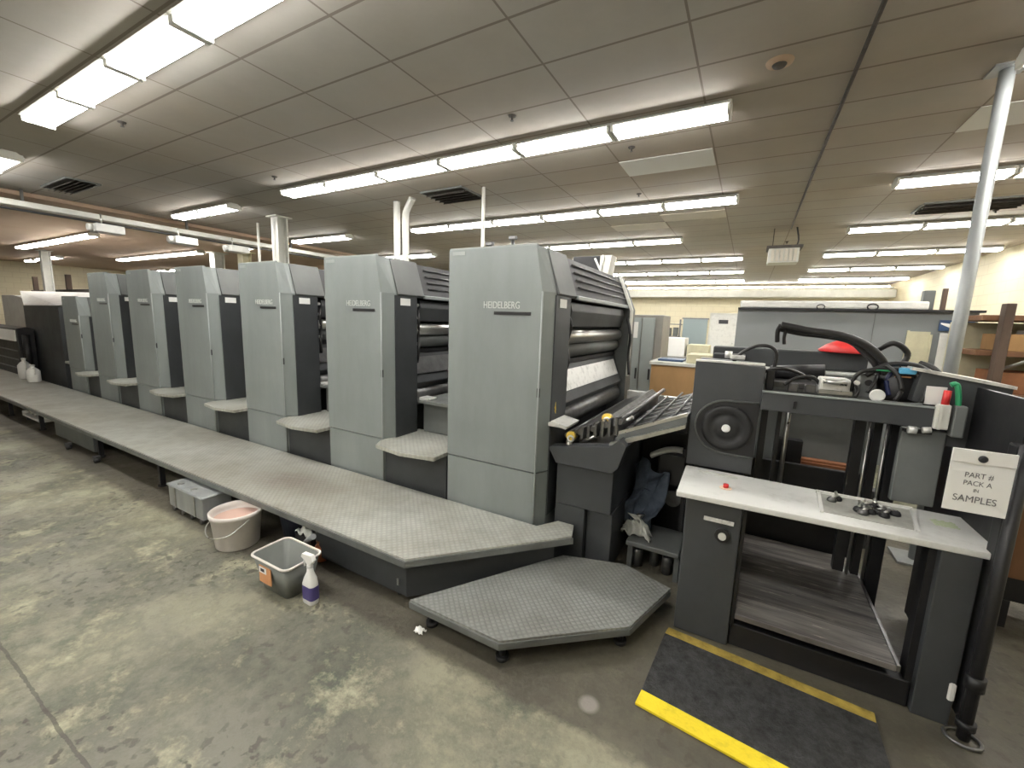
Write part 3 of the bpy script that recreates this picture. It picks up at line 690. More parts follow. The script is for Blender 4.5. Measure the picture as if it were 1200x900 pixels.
def rr(w, h, r, z, cx=-2.23, cy=1.36, n=5):
    out = []
    for (sx, sy, a0) in ((1, 1, 0), (-1, 1, PI / 2), (-1, -1, PI), (1, -1, 1.5 * PI)):
        for k in range(n):
            a = a0 + (PI / 2) * k / (n - 1)
            out.append((cx + sx * (w - r) + r * math.cos(a), cy + sy * (h - r) + r * math.sin(a), z))
    return out
def loft(b, rings, cap0=True, cap1=False):
    R = [[b.bm.verts.new(p) for p in r] for r in rings]; n = len(R[0])
    for a, c2 in zip(R, R[1:]):
        for i in range(n):
            f = b.bm.faces.new((a[i], a[(i + 1) % n], c2[(i + 1) % n], c2[i])); f.smooth = True
    if cap0: b.bm.faces.new(R[0][::-1])
    if cap1: b.bm.faces.new(R[-1])
    return b
loft(B(), [rr(.125, .08, .03, .002), rr(.165, .115, .035, .205), rr(.160, .110, .033, .203), rr(.12, .075, .03, .008)], True, True).build('body', 'tub_grey', t)
B().tube([(x, y, .207) for x, y, z in rr(.168, .118, .037, 0)], .007, 8, 1, True).build('rim', 'bucket_white', t)
B().box(-2.31, -2.20, 1.244, 1.249, .07, .17).build('label', 'label_orange', t).rotation_euler = (0, 0, 0)
B().box(-2.305, -2.24, 1.2415, 1.2435, .13, .165).build('label_panel', 'paper', t)
B().box(-2.29, -2.255, 1.240, 1.2412, .14, .158).build('label_mark', 'ink', t)
t = thing('spray_bottle', 'white trigger spray bottle with dark label beside the grey tub', 'spray bottle', (-1.99, 1.34, 0))
loft(B(), [rr(.042, .026, .02, .0, -1.99, 1.34), rr(.045, .028, .02, .012, -1.99, 1.34), rr(.045, .028, .022, .115, -1.99, 1.34), rr(.036, .025, .02, .15, -1.985, 1.34), rr(.018, .016, .012, .185, -1.985, 1.34), rr(.014, .014, .01, .215, -1.985, 1.34)], True, True).build('bottle', 'paper', t)
loft(B(), [rr(.0465, .0295, .021, .03, -1.988, 1.34), rr(.0465, .0295, .021, .11, -1.988, 1.34)], False, False).build('label', 'purple', t)
s_ = B().cyl((-1.985, 1.34, .212), (-1.985, 1.34, .232), .017, seg=14).prism([(-2.045, .262), (-2.035, .285), (-1.96, .29), (-1.945, .262), (-1.965, .235), (-2.0, .232), (-2.01, .252)], 'y', 1.327, 1.353, .003).build('spray_head', 'paper', t)
B().tube([(-2.02, 1.34, .255), (-2.035, 1.34, .235), (-2.032, 1.34, .205)], .005, 8, 4).build('trigger', 'paper', s_)
t = thing('round_bucket', 'dark round bucket in the shadow under the walkway behind the tub', 'bucket', (-2.72, 1.78, 0))
B().lathe([(.115, 0), (.14, .2), (.145, .205), (.137, .2), (.11, .01)], (-2.72, 1.78, 0), cap0=True, cap1=True, seg=30).build('body', mat('navy_bucket', (.02, .025, .04), .4), t)
B().tube([(-2.86, 1.78, .19), (-2.72, 1.66, .13), (-2.58, 1.78, .19)], .004, 6, 6).build('handle', 'steel', t)
tag(B().sheet(lambda u, v: (-2.52 + .16 * u + .01 * math.sin(v * 9), 1.60 + .10 * v, .155 + .05 * math.sin(u * PI) * math.sin(v * PI) + .015 * math.sin(u * 14 + v * 8)), 16, 12, .006).build('cleaning_rag', 'ragw', None, (-2.45, 1.6, .1)), 'white crumpled rag behind the grey tub under the walkway', 'rag')
tag(B().box(-2.52, -2.36, 1.60, 1.70, 0, .145, .008).build('carton', 'black', None, (-2.4, 1.65, 0)), 'black carton under the walkway holding the white rag', 'box')
t = thing('orange_jar', 'orange plastic jar tucked under the walkway behind the tub', 'jar', (-2.25, 1.62, 0))
B().lathe([(.035, 0), (.04, .01), (.04, .10), (.03, .115), (.025, .125)], (-2.30, 1.64, 0), cap0=True, cap1=True, seg=20).build('body', mat('orange_brown_plastic', (.45, .14, .06), .4), t)
B().cyl((-2.30, 1.64, .125), (-2.30, 1.64, .142), .030, seg=16).build('lid', 'rust', t)
tag(B().cyl((-2.35, 1.56, .15), (-2.235, 1.54, .228), .012, .018, 12).build('brush_handle', 'galv', None, (-2.35, 1.58, .15)), 'grey brush handle leaning out from under the walkway', 'brush')
# left end under the walkway
t = thing('waste_tray', 'light plastic tray with white rags under the far left walkway', 'tray', (-8.4, 1.8, 0))
B().box(-8.75, -8.0, 1.66, 1.9, .06, .09, .004, 1).box(-8.75, -8.73, 1.66, 1.9, .09, .13).box(-8.02, -8.0, 1.66, 1.9, .09, .13).build('tray', 'white', t)
for a in (-8.7, -8.1): B().box(a, a + .04, 1.68, 1.72, 0, .06).build('leg', 'black', t)
tag(B().sheet(lambda u, v: (-8.6 + .25 * u, 1.7 + .15 * v, .11 + .08 * math.sin(u * PI) * math.sin(v * PI) + .015 * math.sin(u * 14)), 12, 10, .006).build('cleaning_rag', 'ragw', None, (-8.5, 1.7, .1)), 'white rag in the tray under the far left walkway', 'rag')
for x, s in ((-6.55, 'below the far left skirt panel'), (-5.75, 'between the legs at the left of the walkway')):
    q = thing('levelling_foot', 'small black levelling caster ' + s, 'caster', (x, 1.55, 0))
    B().cyl((x, 1.53, .03), (x, 1.57, .03), .03, seg=14).build('wheel', 'rubber', q)
    B().box(x - .02, x + .02, 1.52, 1.58, .03, .075, .003, 1).build('fork', 'steel_dark', q)

def scrapf(u, v):
    return (-1.34 + .05 * u + .006 * math.sin(v * 9), 1.46 + .04 * v, .012 + .02 * math.sin(u * PI) * math.sin(v * PI) + .005 * math.sin(u * 15 + v * 11))
tag(B().sheet(scrapf, 10, 10, .002).build('paper_scrap', 'paper', None, (-1.34, 1.46, 0)), 'small crumpled white paper scrap on the floor by the walkway corner', 'scrap')
# ------------------------------------------------------------------ floor mat
t = thing('floor_mat', 'black textured anti-fatigue mat with yellow edges in front of the feeder', 'floor mat', (.2, 1.9, 0))
B().prism([(-.25, 1.72), (.62, 1.63), (.625, 2.062), (-.22, 2.132)], 'z', 0, .014, .003).build('pad', 'mat', t)
B().prism([(-.26, 1.64), (.62, 1.55), (.62, 1.632), (-.25, 1.722)], 'z', 0, .012, .003).build('near_border', 'yellow', t)
B().prism([(-.22, 2.135), (.625, 2.065), (.63, 2.12), (-.21, 2.19)], 'z', 0, .012, .003).build('far_border', 'yellow_dirty', t)

# ------------------------------------------------------------------ feeder
t = thing('sheet_feeder', 'charcoal sheet feeder with white ledge and open pile bay', 'feeder', (.35, 2.2, 0))
FE = t
body = B().box(-.19, .065, 2.22, 2.9, .0, .745, .008).build('side_cabinet', 'feeder', t)
B().box(-.10, .035, 2.212, 2.221, .642, .662, .002, 1).build('pull_handle', 'plate', body)
l = B().cyl((-.01, 2.221, .585), (-.01, 2.200, .585), .034, seg=24).build('lock_knob', 'black', body)
B().cyl((-.01, 2.200, .585), (-.01, 2.190, .585), .018, seg=18).build('lock_barrel', 'plate', l)
B().box(.068, .085, 2.24, 2.30, .10, .74).build('door_edge', 'black', t)
# ledge
b = B()
lp = [(-.235, 2.175), (.925, 2.215), (.975, 2.60), (-.245, 2.64)]
b.prism(lp, 'z', .748, .776, .006)
L_ = b.build('ledge', 'ledge', t)
# tray recessed look: low lips around
B().prism([(.37, 2.285), (.385, 2.285), (.405, 2.57), (.39, 2.57)], 'z', .776, .786).prism([(.70, 2.285), (.715, 2.285), (.765, 2.57), (.75, 2.57)], 'z', .776, .786).prism([(.385, 2.56), (.76, 2.56), (.76, 2.575), (.39, 2.575)], 'z', .776, .79).build('tray_lip', 'white', L_)
B().prism([(.385, 2.30), (.70, 2.30), (.75, 2.56), (.405, 2.56)], 'z', .776, .778).build('tray_bottom', 'tub_light', L_)
B().box(-.17, .03, 2.55, 2.565, .776, .784, .002, 1).build('pen_groove', 'column', L_)
# upper left housing with reel recess
B().prism([(-.25, .777), (.095, .777), (.095, 1.30), (.105, 1.30), (.105, 1.392), (-.25, 1.402)], 'y', 2.66, 3.05, .006).build('left_housing', 'feeder', t)
cxr, czr = -.055, 1.035
# recessed round bay opening to the right
ring = [(cxr + .165 * math.cos(a), czr + .155 * math.sin(a)) for a in [PI / 2 + PI * k / 18 for k in range(19)]]
out = ring + [(.095, czr - .155), (.095, czr + .155)]
B().prism(out, 'y', 2.650, 2.661).build('reel_bay', 'black', t)
edge = [(p[0], 2.652, p[1]) for p in ring]
B().tube([(.095, 2.652, czr + .157)] + edge + [(.095, 2.652, czr - .157)], .006, 8, 1).build('bay_rim', 'grey_mid', t)
B().lathe([(.13, 0), (.13, .022), (.115, .03), (.09, .026), (.085, .02), (.06, .02), (.055, .028), (.02, .028)], (cxr, 2.652, czr), (0, -1, 0), seg=40, cap1=True).build('reel_disc', 'rubber', t)
B().lathe([(.022, 0), (.022, .01), (.016, .014)], (cxr, 2.624, czr), (0, -1, 0), cap1=True).build('hub', 'paper', t)
B().box(-.25, .10, 2.655, 2.70, 1.402, 1.412).build('housing_trim', 'plate', t)
# cross beam
B().prism([(.10, 1.165), (.80, 1.165), (.83, 1.20), (.83, 1.255), (.80, 1.262), (.10, 1.262)], 'y', 2.62, 2.72, .005).build('cross_beam', 'feeder', t)
B().box(.10, .80, 2.615, 2.64, 1.262, 1.270).build('beam_edge', 'grey_light', t)
B().box(.245, .26, 2.612, 2.62, 1.19, 1.23).build('slot', 'black', t)
# right side
B().box(.765, .885, 2.215, 2.32, .0, .747, .006).build('right_column', 'feeder', t)
B().box(.74, .766, 2.25, 2.32, .0, .747).build('column_edge', 'black', t)
B().box(.70, .86, 2.66, 2.70, .777, 1.15, .004, 1).build('inner_panel', 'feeder2', t)
B().prism([(.80, 1.08), (1.03, 1.08), (1.05, 1.375), (.74, 1.43), (.72, 1.28), (.80, 1.27)], 'y', 2.68, 2.80, .004).build('right_housing', 'feeder', t)
B().prism([(.70, 1.43), (1.055, 1.372), (1.055, 1.386), (.70, 1.445)], 'y', 2.67, 2.95).build('housing_trim', 'plate', t)
B().box(.90, .945, 2.19, 2.26, .06, 1.21, .008).build('guard_post', 'black', t)
B().box(.935, .955, 2.26, 3.0, .04, 1.37).build('outer_skirt', 'black', t)
B().cyl((.912, 2.165, .01), (.912, 2.165, 1.22), .020, seg=18).build('guard_rod', 'black', t)
for a, c_ in ((.235, .29), (.06, .09)): B().cyl((.912, 2.165, a), (.912, 2.165, c_), .03, seg=18).build('rod_collar', 'black', t)
B().tube([(.912 + .055 * math.cos(a), 2.165 + .045 * math.sin(a), .008) for a in [2 * PI * k / 16 for k in range(16)]], .007, 8, 1, True).build('foot_ring', 'steel_dark', t)
B().box(.862, .884, 2.205, 2.215, .12, .20, .006, 1).build('white_tag', 'paper', t)
# inner posts, chains and far frame
for a, c_, z_ in ((.12, .155, .66), (.205, .225, .66), (.57, .62, .22), (.655, .69, .22)): B().box(a, c_, 2.92, 2.97, z_, 1.2).build('lift_rail', 'black', t)
B().box(.10, .28, 2.90, 3.0, .62, .66).build('rail_bracket', 'black', t)
B().cyl((.255, 2.9, .66), (.255, 2.9, 1.2), .013, seg=12).build('lift_rod', 'steel', t)
for a in (.632, .705): B().cyl((a, 2.9, .22), (a, 2.9, 1.2), .008, seg=10).build('lift_rod', 'steel', t)
B().box(.72, .78, 2.9, 3.0, .05, 1.2, .004, 1).build('rear_post', 'black', t)
B().box(-.20, .86, 3.92, 4.0, .16, 1.32, .01).build('far_panel', 'feeder2', t)
B().box(-.20, -.05, 3.80, 3.95, 0, 1.40).box(.88, 1.0, 3.85, 3.95, 0, .45).build('far_column', 'feeder', t)
B().box(.26, .44, 3.70, 3.78, .30, .78).build('far_gear_box', 'black', t)
B().box(.075, .70, 3.22, 3.26, .10, .73, .004, 1).build('rear_stop_panel', 'black', t)
B().box(-.19, .06, 2.9, 3.9, .02, .745).build('side_wall', 'dark', t)
B().box(.09, .74, 2.35, 3.2, .03, .10).build('lift_table', 'black', t)
B().box(.07, .76, 2.24, 2.30, .0, .12, .004, 1).build('base_rail', 'black', t)
# feeder head
B().box(-.21, .68, 3.40, 3.56, 1.345, 1.465, .01).build('head_beam', 'dark', t)
B().box(-.20, .0, 3.3, 3.40, 1.35, 1.42, .01).build('beam_cap', 'dark', t)
B().box(-.02, .66, 3.28, 3.38, 1.325, 1.345, .004, 1).build('head_rail', 'plate', t)
B().box(.12, .70, 2.85, 3.15, 1.27, 1.30, .004, 1).build('suction_carriage', 'steel_dark', t)
B().cyl((.15, 3.1, 1.33), (.42, 3.05, 1.36), .045, seg=20).build('vacuum_cylinder', 'black', t)
B().box(.36, .49, 2.72, 2.84, 1.262, 1.355, .012).build('suction_block', 'plate', t)
B().box(.355, .50, 2.705, 2.72, 1.27, 1.295, .004, 1).cyl((.37, 2.70, 1.34), (.47, 2.70, 1.335), .012, seg=10).build('block_clamp', 'steel', t)
B().box(.53, .60, 2.76, 2.84, 1.262, 1.39, .008).build('valve_block', 'feeder2', t)
B().cyl((.565, 2.765, 1.345), (.565, 2.745, 1.345), .016, seg=14).build('valve_port', 'black', t)
B().lathe([(.085, 0), (.09, .03), (.09, .11), (.07, .15), (.02, .165)], (.70, 2.83, 1.262), seg=28, cap0=True, cap1=True).build('blower_head', 'black', t)
B().box(.66, .72, 2.738, 2.745, 1.385, 1.392).build('blower_stripe', 'label_orange', t)
o = B()
o.lathe([(.031, 0), (.031, .005), (.026, .008)], (.585, 2.655, 1.295), (0, -1, 0), seg=28, cap0=True, cap1=True)
o.build('oval_label', 'paper', t)
# hoses
def hose(pts, r, m='hose', nm_='hose'): B().tube(pts, r, 10, 7).build(nm_, m, t)
hose([(.155, 2.8, 1.625), (.22, 2.8, 1.612), (.30, 2.8, 1.597), (.40, 2.8, 1.585), (.48, 2.8, 1.565), (.56, 2.8, 1.52), (.62, 2.8, 1.45), (.65, 2.8, 1.36)], .020)
hose([(.155, 2.83, 1.605), (.25, 2.83, 1.585), (.36, 2.83, 1.575), (.47, 2.83, 1.555), (.54, 2.83, 1.50), (.60, 2.83, 1.43), (.62, 2.83, 1.34)], .016)
hose([(.155, 2.8, 1.625), (.145, 2.82, 1.59), (.15, 2.84, 1.53)], .012)
hose([(.185, 2.82, 1.60), (.18, 2.83, 1.56), (.185, 2.84, 1.52)], .009)
hose([(-.06, 2.86, 1.40), (-.02, 2.86, 1.455), (.05, 2.86, 1.50), (.12, 2.86, 1.50), (.155, 2.86, 1.46), (.15, 2.86, 1.36), (.145, 2.86, 1.28)], .010)
hose([(.50, 2.75, 1.30), (.50, 2.74, 1.36), (.53, 2.74, 1.40), (.60, 2.74, 1.42), (.68, 2.74, 1.42), (.75, 2.74, 1.38), (.78, 2.74, 1.30)], .010)
hose([(.55, 2.76, 1.38), (.62, 2.75, 1.44), (.72, 2.75, 1.45), (.79, 2.75, 1.41), (.82, 2.74, 1.33), (.83, 2.73, 1.27)], .013)
hose([(.73, 2.73, 1.43), (.78, 2.72, 1.42), (.80, 2.70, 1.36), (.83, 2.66, 1.27)], .011)
hose([(.86, 2.73, 1.37), (.83, 2.70, 1.32), (.79, 2.66, 1.27)], .008)
hose([(.49, 2.78, 1.35), (.52, 2.72, 1.31), (.51, 2.70, 1.27)], .007)
hose([(.60, 2.9, 1.5), (.66, 2.85, 1.55), (.72, 2.85, 1.50), (.70, 2.85, 1.43)], .014)
hose([(.66, 2.78, 1.42), (.64, 2.77, 1.36), (.655, 2.76, 1.29)], .012, mat('navy_hose', (.02, .03, .10), .4))
hose([(.20, 2.72, 1.30), (.26, 2.74, 1.345), (.33, 2.76, 1.35), (.37, 2.78, 1.31)], .009)
hose([(.105, 2.78, 1.36), (.16, 2.75, 1.385), (.24, 2.78, 1.375), (.33, 2.84, 1.33)], .010)
hose([(.62, 2.74, 1.44), (.66, 2.71, 1.40), (.68, 2.69, 1.33), (.66, 2.68, 1.275)], .010)
hose([(.70, 2.72, 1.43), (.75, 2.70, 1.39), (.765, 2.68, 1.33), (.75, 2.66, 1.28)], .009)
hose([(.60, 2.78, 1.39), (.58, 2.72, 1.35), (.555, 2.70, 1.30)], .008)
hose([(.76, 2.80, 1.46), (.80, 2.76, 1.44), (.84, 2.74, 1.385), (.85, 2.72, 1.32)], .012)
for a in (.22, .30): B().box(a, a + .05, 2.735, 2.79, 1.262, 1.31, .005, 1).build('valve_body', 'steel_dark', t)
B().box(.115, .155, 2.74, 2.80, 1.262, 1.375, .005, 1).build('solenoid', 'black', t)
B().cyl((.51, 2.72, 1.345), (.51, 2.70, 1.345), .012, seg=12).build('air_plug', 'plate', t)
B().box(.665, .73, 2.70, 2.73, 1.405, 1.435, .008).build('blue_coupling', 'blue', t)
B().box(.58, .66, 2.73, 2.76, 1.41, 1.42, .003, 1).build('green_strap', 'green', t)
B().cyl((-.09, 2.85, 1.42), (-.09, 2.85, 1.46), .02, seg=12).box(-.08, .0, 2.82, 2.88, 1.413, 1.44, .006, 1).build('hose_fitting', 'plate', t)
B().box(.79, .84, 2.60, 2.63, 1.17, 1.285, .004, 1).box(.80, .81, 2.59, 2.60, 1.17, 1.285).build('pipe_bracket', 'column', t)
B().box(.852, .895, 2.60, 2.65, 1.14, 1.285, .005, 1).build('junction_box', 'feeder2', t)
B().cyl((.82, 2.62, 1.285), (.822, 2.62, 1.35), .014, seg=14).build('red_cap', 'red', t)
B().tube([(.868, 2.63, 1.28), (.862, 2.63, 1.33), (.85, 2.63, 1.38), (.83, 2.63, 1.375)], .011, 8, 4).build('green_hose', 'green', t)
B().box(.76, .83, 2.655, 2.665, 1.275, 1.36).build('white_cover', 'paper', t)
B().cyl((.71, 2.62, 1.15), (.74, 2.62, 1.15), .018, seg=12).cyl((.76, 2.62, 1.155), (.79, 2.62, 1.16), .014, seg=12).build('air_nozzle', 'plate', t)
B().box(.70, .80, 2.635, 2.66, 1.135, 1.150).build('nozzle_bar', 'black', t)

# things on and in the feeder
tag(B().lathe([(.0, .075), (.05, .065), (.11, .035), (.15, .0), (.14, -.012)], (.57, 3.47, 1.478), seg=28).build('red_dome_cover', 'red', None, (.57, 3.47, 1.46)), 'bright red cap lying on the dark feeder head beam', 'cap')
pb = thing('pile_board', 'worn grey wooden pile board lying low in the feeder bay', 'board', (.4, 2.7, .11))
B().prism([(.085, 2.20), (.695, 2.20), (.70, 3.17), (.12, 3.17)], 'z', .175, .20, .003).build('planks', 'board', pb)
B().box(.12, .17, 2.36, 3.1, .10, .175).box(.38, .43, 2.36, 3.1, .10, .175).box(.63, .68, 2.36, 3.1, .10, .175).build('runner', 'black', pb)
B().box(.695, .708, 2.20, 3.16, .178, .206).build('edge_strip', 'steel_dark', pb)
tag(B().box(.45, .80, 3.84, 3.90, .50, .62, .004, 1).box(.46, .79, 3.82, 3.84, .52, .60).build('brown_carton', 'rust', None, (.6, 3.85, .42)), 'reddish brown carton seen through the feeder bay', 'box')
FEc = bpy.data.objects['brown_carton']
# sign
sg = thing('hanging_sign', 'white hand-lettered paper sign hanging at the right end of the feeder ledge', 'sign', (.80, 2.14, .94))
sc_ = B()
sc_.box(.715, .885, 2.140, 2.144, .945, 1.185)
sc_.build('sheet', 'paper', sg)
B().box(.715, .885, 2.137, 2.140, 1.135, 1.185, .001, 1).build('top_flap', 'paper', sg)
B().lathe([(.013, 0), (.013, .004), (.006, .005)], (.797, 2.137, 1.155), (0, -1, 0), cap1=True, seg=20).build('hanging_hole', 'ink', sg)
for s_t, zz, sz in (('PART #', 1.080, .028), ('PACK A', 1.050, .026), ('IN', 1.026, .018), ('SAMPLES', .985, .036)):
    text(s_t, sz, 'faded', sg, (.797, 2.1395, zz), name='handwriting', ext=.0005, align='CENTER', sx=.85)
# red knob & marks on ledge
q = thing('red_push_button', 'small red button with paper ring on the white ledge', 'button', (-.02, 2.36, .776))
B().lathe([(.030, 0), (.028, .003), (.018, .003)], (-.02, 2.36, .777), cap0=True, cap1=True).build('paper_ring', mat('pink_paper', (.78, .58, .45), .7), q)
B().cyl((-.02, 2.36, .78), (-.02, 2.36, .798), .013, seg=16).build('button', 'red', q)
tag(B().sheet(lambda u, v: (.80 + .08 * u, 2.42 + .07 * v, .7775 + .003 * math.sin(u * 20) * math.sin(v * 17)), 12, 10, .001).build('scrap', 'greenish', None, (.84, 2.45, .776)), 'pale green scrap of tape on the right of the ledge', 'scrap')
random.seed(3)
spots = [(.44, 2.47), (.465, 2.50), (.53, 2.40), (.55, 2.43), (.575, 2.40), (.60, 2.42), (.56, 2.47), (.59, 2.47), (.62, 2.39), (.54, 2.37), (.67, 2.44), (.61, 2.50), (.635, 2.45)]
desc = ['left pair, nearer the edge', 'left pair, farther', 'front left of the heap', 'low in the heap centre', 'front of the heap', 'right front of the heap', 'back left of the heap', 'back centre of the heap', 'front right stray', 'front left stray', 'lone one at the right', 'back right of the heap', 'right side of the heap']
for i, (x, y) in enumerate(spots):
    z0 = .779
    q = thing('clamp_knob', 'small black clamp fitting in the ledge tray, ' + desc[i], 'clamp', (x, y, z0), 'black fittings in the ledge tray')
    a = random.random() * PI; ca, sa = math.cos(a), math.sin(a)
    B().lathe([(.020, 0), (.021, .008), (.016, .018), (.010, .022)], (x, y, z0), seg=14, cap0=True, cap1=True).build('head', 'black' if i % 3 else 'steel_dark', q)
    B().cyl((x, y, z0 + .016), (x + ca * .03, y + sa * .03, z0 + .030), .007, seg=8).build('screw', 'steel', q)

# ------------------------------------------------------------------ far delivery end
t = thing('delivery_unit', 'dark delivery unit with white sloping hood at the far left end of the press', 'delivery', (-11, 2.5, 0))
B().box(-12.1, -10.2, 2.5, 4.3, .05, 1.58, .01).build('side_cover', 'dark', t)
B().hull([(-12.0, 2.49, 1.585), (-10.15, 2.49, 1.60), (-14.6, 3.0, 1.90), (-10.0, 3.3, 1.86), (-14.6, 4.3, 1.90), (-10.0, 4.3, 1.84), (-12.0, 4.3, 1.585), (-10.15, 4.3, 1.585)]).build('hood', 'white', t)
B().prism([(-15.6, .05), (-12.12, .05), (-12.12, 1.57), (-14.7, 1.80), (-15.6, 1.80)], 'y', 2.9, 4.3, .01).build('end_cover', 'cabinet_side', t)
B().box(-10.2, -9.3, 2.5, 2.9, .62, .66, .005, 1).build('foot_plate', 'tread', t)
B().box(-10.2, -9.3, 2.55, 4.2, .02, .61).build('base', 'dark', t)
B().box(-10.2, -9.3, 2.9, 4.2, .66, 1.05, .01).build('inner_cover', 'grey_mid', t)
t = thing('delivery_console', 'black control desk with white sheet on its front at left edge', 'control desk', (-11.6, 2.3, .3))
B().prism([(2.26, .302), (2.48, .302), (2.48, 1.16), (2.40, 1.19), (2.26, 1.16)], 'x', -13.6, -11.55, .01).build('desk', 'black', t)
B().hull([(-13.6, 2.235, .93), (-11.6, 2.235, .93), (-13.6, 2.25, 1.13), (-11.6, 2.25, 1.13), (-13.6, 2.259, .93), (-11.6, 2.259, .93), (-13.6, 2.259, 1.13), (-11.6, 2.259, 1.13)]).build('proof_sheet', 'paper', t)
for k in range(3): B().box(-13.55, -11.6, 2.252, 2.26, .42 + k * .16, .44 + k * .16).build('drawer_line', 'rim', t)
B().cyl((-11.48, 2.35, .32), (-11.48, 2.35, 1.05), .05).build('side_lamp', 'black', t)
for x, y, h, s in ((-11.05, 2.2, .34, 'taller one by the control desk'), (-10.5, 2.18, .27, 'shorter one nearer the press')):
    q = thing('plastic_jug', 'white plastic jug on the far end of the walkway, ' + s, 'jug', (x, y, .3), 'white jugs on the walkway')
    B().lathe([(.07, 0), (.085, .01), (.085, h * .7), (.05, h * .85), (.025, h * .92), (.025, h)], (x, y, .301), seg=20, cap0=True, cap1=True).build('body', 'paper', q)
    B().cyl((x, y, .301 + h), (x, y, .325 + h), .03, seg=14).build('cap', 'white', q)
    B().tube([(x + .03, y, .3 + h * .9), (x + .1, y, .3 + h * .85), (x + .1, y, .3 + h * .6), (x + .08, y, .3 + h * .5)], .01, 8, 4).build('handle', 'white', q)
tag(B().lathe([(.12, 0), (.13, .03), (.07, .1), (.03, .2), (.0, .21)], (-9.0, 2.9, 1.74), seg=18, cap0=True).build('red_cap_cone', 'red', None, (-9.0, 2.9, 1.74)), 'small red cone shaped cap on top of the short press unit', 'cap')
t = thing('storage_rack', 'dark horizontal rack shelf against the far left wall', 'rack', (-18, 4, 0))
B().box(-23, -14.5, 5.0, 5.6, 2.02, 2.12, .01).build('shelf', 'vent', t)
b = B()
for x in (-22.8, -19.5, -17, -14.7): b.box(x, x + .12, 5.02, 5.14, 0, 2.6)
b.build('upright', 'wood_dark', t)
t = thing('wall_fan', 'round dark fan on the cream wall at far left', 'fan', (-24.3, 7.2, 2.5))
B().lathe([(.55, 0), (.58, .06), (.52, .14)], (-24.45, 7.6, 2.5), (1, 0, 0), cap0=True, seg=28).build('shroud', 'black', t)
b = B()
for k in range(5):
    a = 2 * PI * k / 5
    b.box(-24.40, -24.37, 7.6 - .05, 7.6 + .05, 2.5, 2.95) if k == 0 else b.hull([(-24.40 + dx, 7.6 + math.cos(a + s) * r, 2.5 + math.sin(a + s) * r) for dx in (0, .03) for r in (.08, .46) for s in (-.2, .2)])
b.build('blade', 'vent', t)
B().cyl((-24.42, 7.6, 2.5), (-24.3, 7.6, 2.5), .08).build('hub', 'steel_dark', t)
for y, z, s in ((9.5, 2.6, 'left'),): pass

# ------------------------------------------------------------------ background right
t = thing('electrical_cabinet', 'tall grey double-door electrical cabinet behind the press', 'cabinet', (-1.3, 6, 0))
B().box(-1.62, -1.02, 6.0, 6.6, 0, 1.74, .008).build('body', 'cabinet_side', t)
for x0, x1 in ((-1.615, -1.30), (-1.285, -1.12)):
    dd = B().box(x0, x1, 5.975, 5.998, .04, 1.70, .006).build('door', 'cabinet', t)
    B().box(x1 - .04, x1 - .02, 5.96, 5.976, .85, 1.0).build('handle', 'black', dd)
B().box(-1.56, -1.34, 5.966, 5.974, 1.42, 1.64).build('control_plate', 'white', t)
B().box(-1.52, -1.47, 5.94, 5.966, 1.48, 1.60, .005, 1).build('main_switch', 'red', t)
t = thing('cardboard_carton', 'large brown cardboard carton on a pallet behind the feed board', 'box', (-.6, 5, 0))
B().box(-.95, -.28, 5.05, 5.7, .13, 1.17, .006, 1).build('carton', 'card', t)
B().box(-.97, -.26, 5.03, 5.72, 1.15, 1.19, .004, 1).build('lid', 'column', t)
B().box(-.33, -.30, 5.04, 5.05, 1.02, 1.10).build('white_tag', 'paper', t)
B().box(-1.0, -.25, 5.0, 5.75, 0, .13).build('pallet', 'wood', t)
for i, (x0, x1, y0, y1, z0, z1, m, s) in enumerate(((-.90, -.62, 5.15, 5.45, 1.19, 1.215, 'posterb', 'flat dark blue pack lying on the large brown carton'), (-.58, -.30, 5.1, 5.5, 1.19, 1.29, 'beige', 'yellowish paper parcel lying on the large brown carton'),)):
    tag(B().box(x0, x1, y0, y1, z0, z1, .006, 1).build('paper_parcel', m, None, (x0, y0, z0)), s, 'parcel')
tag(B().box(-1.9, -.6, 9.5, 10.5, 0, .95, .01).build('work_table_block', 'cabinet_side', None, (-1.5, 9.5, 0)), 'grey bench block behind the cardboard carton', 'bench')
for x0, x1, z1, m, s in ((-1.55, -1.15, 1.35, 'paper', 'white stack of paper on the grey bench, left'), (-1.1, -.68, 1.22, 'beige', 'yellow stack of paper on the grey bench, right'), (-1.88, -1.6, 1.15, 'card', 'small carton at the left end of the grey bench')):
    tag(B().box(x0, x1, 9.6, 10.2, .952, z1, .01).build('paper_stack', m, None, (x0, 9.6, .952)), s, 'paper stack')
# cluttered parts rack on the far wall
t = thing('parts_rack', 'cluttered white and dark parts rack on the far wall left of the door', 'rack', (-3, 17, 0))
b = B()
for z in (.3, .75, 1.2, 1.65): b.box(-3.8, -2.2, 16.6, 17.1, z, z + .03)
for x in (-3.8, -2.24): b.box(x, x + .05, 16.6, 16.65, 0, 1.85)
b.build('shelf', 'steel_dark', t)
random.seed(5)
cols = ['paper', 'posterb', 'grey_mid', 'white', 'card', 'ink', 'blue']
for zi, z in enumerate((.33, .78, 1.23)):
    for k in range(7):
        x = -3.72 + k * .21; h = random.uniform(.15, .36)
        zz = ['bottom', 'middle', 'upper'][zi]
        tag(B().box(x, x + random.uniform(.12, .18), 16.7, 17.0, z + .001, z + h, .005, 1).build('parts_bin', random.choice(cols), None, (x, 16.7, z)), 'small bin, %s from the left on the %s shelf of the far parts rack' % (ORD[k], zz), 'bin', 'bins on the far parts rack')
t = thing('notice_board', 'grey-blue notice board on the far wall between rack and door', 'notice board', (-2, 18.4, 1.2))
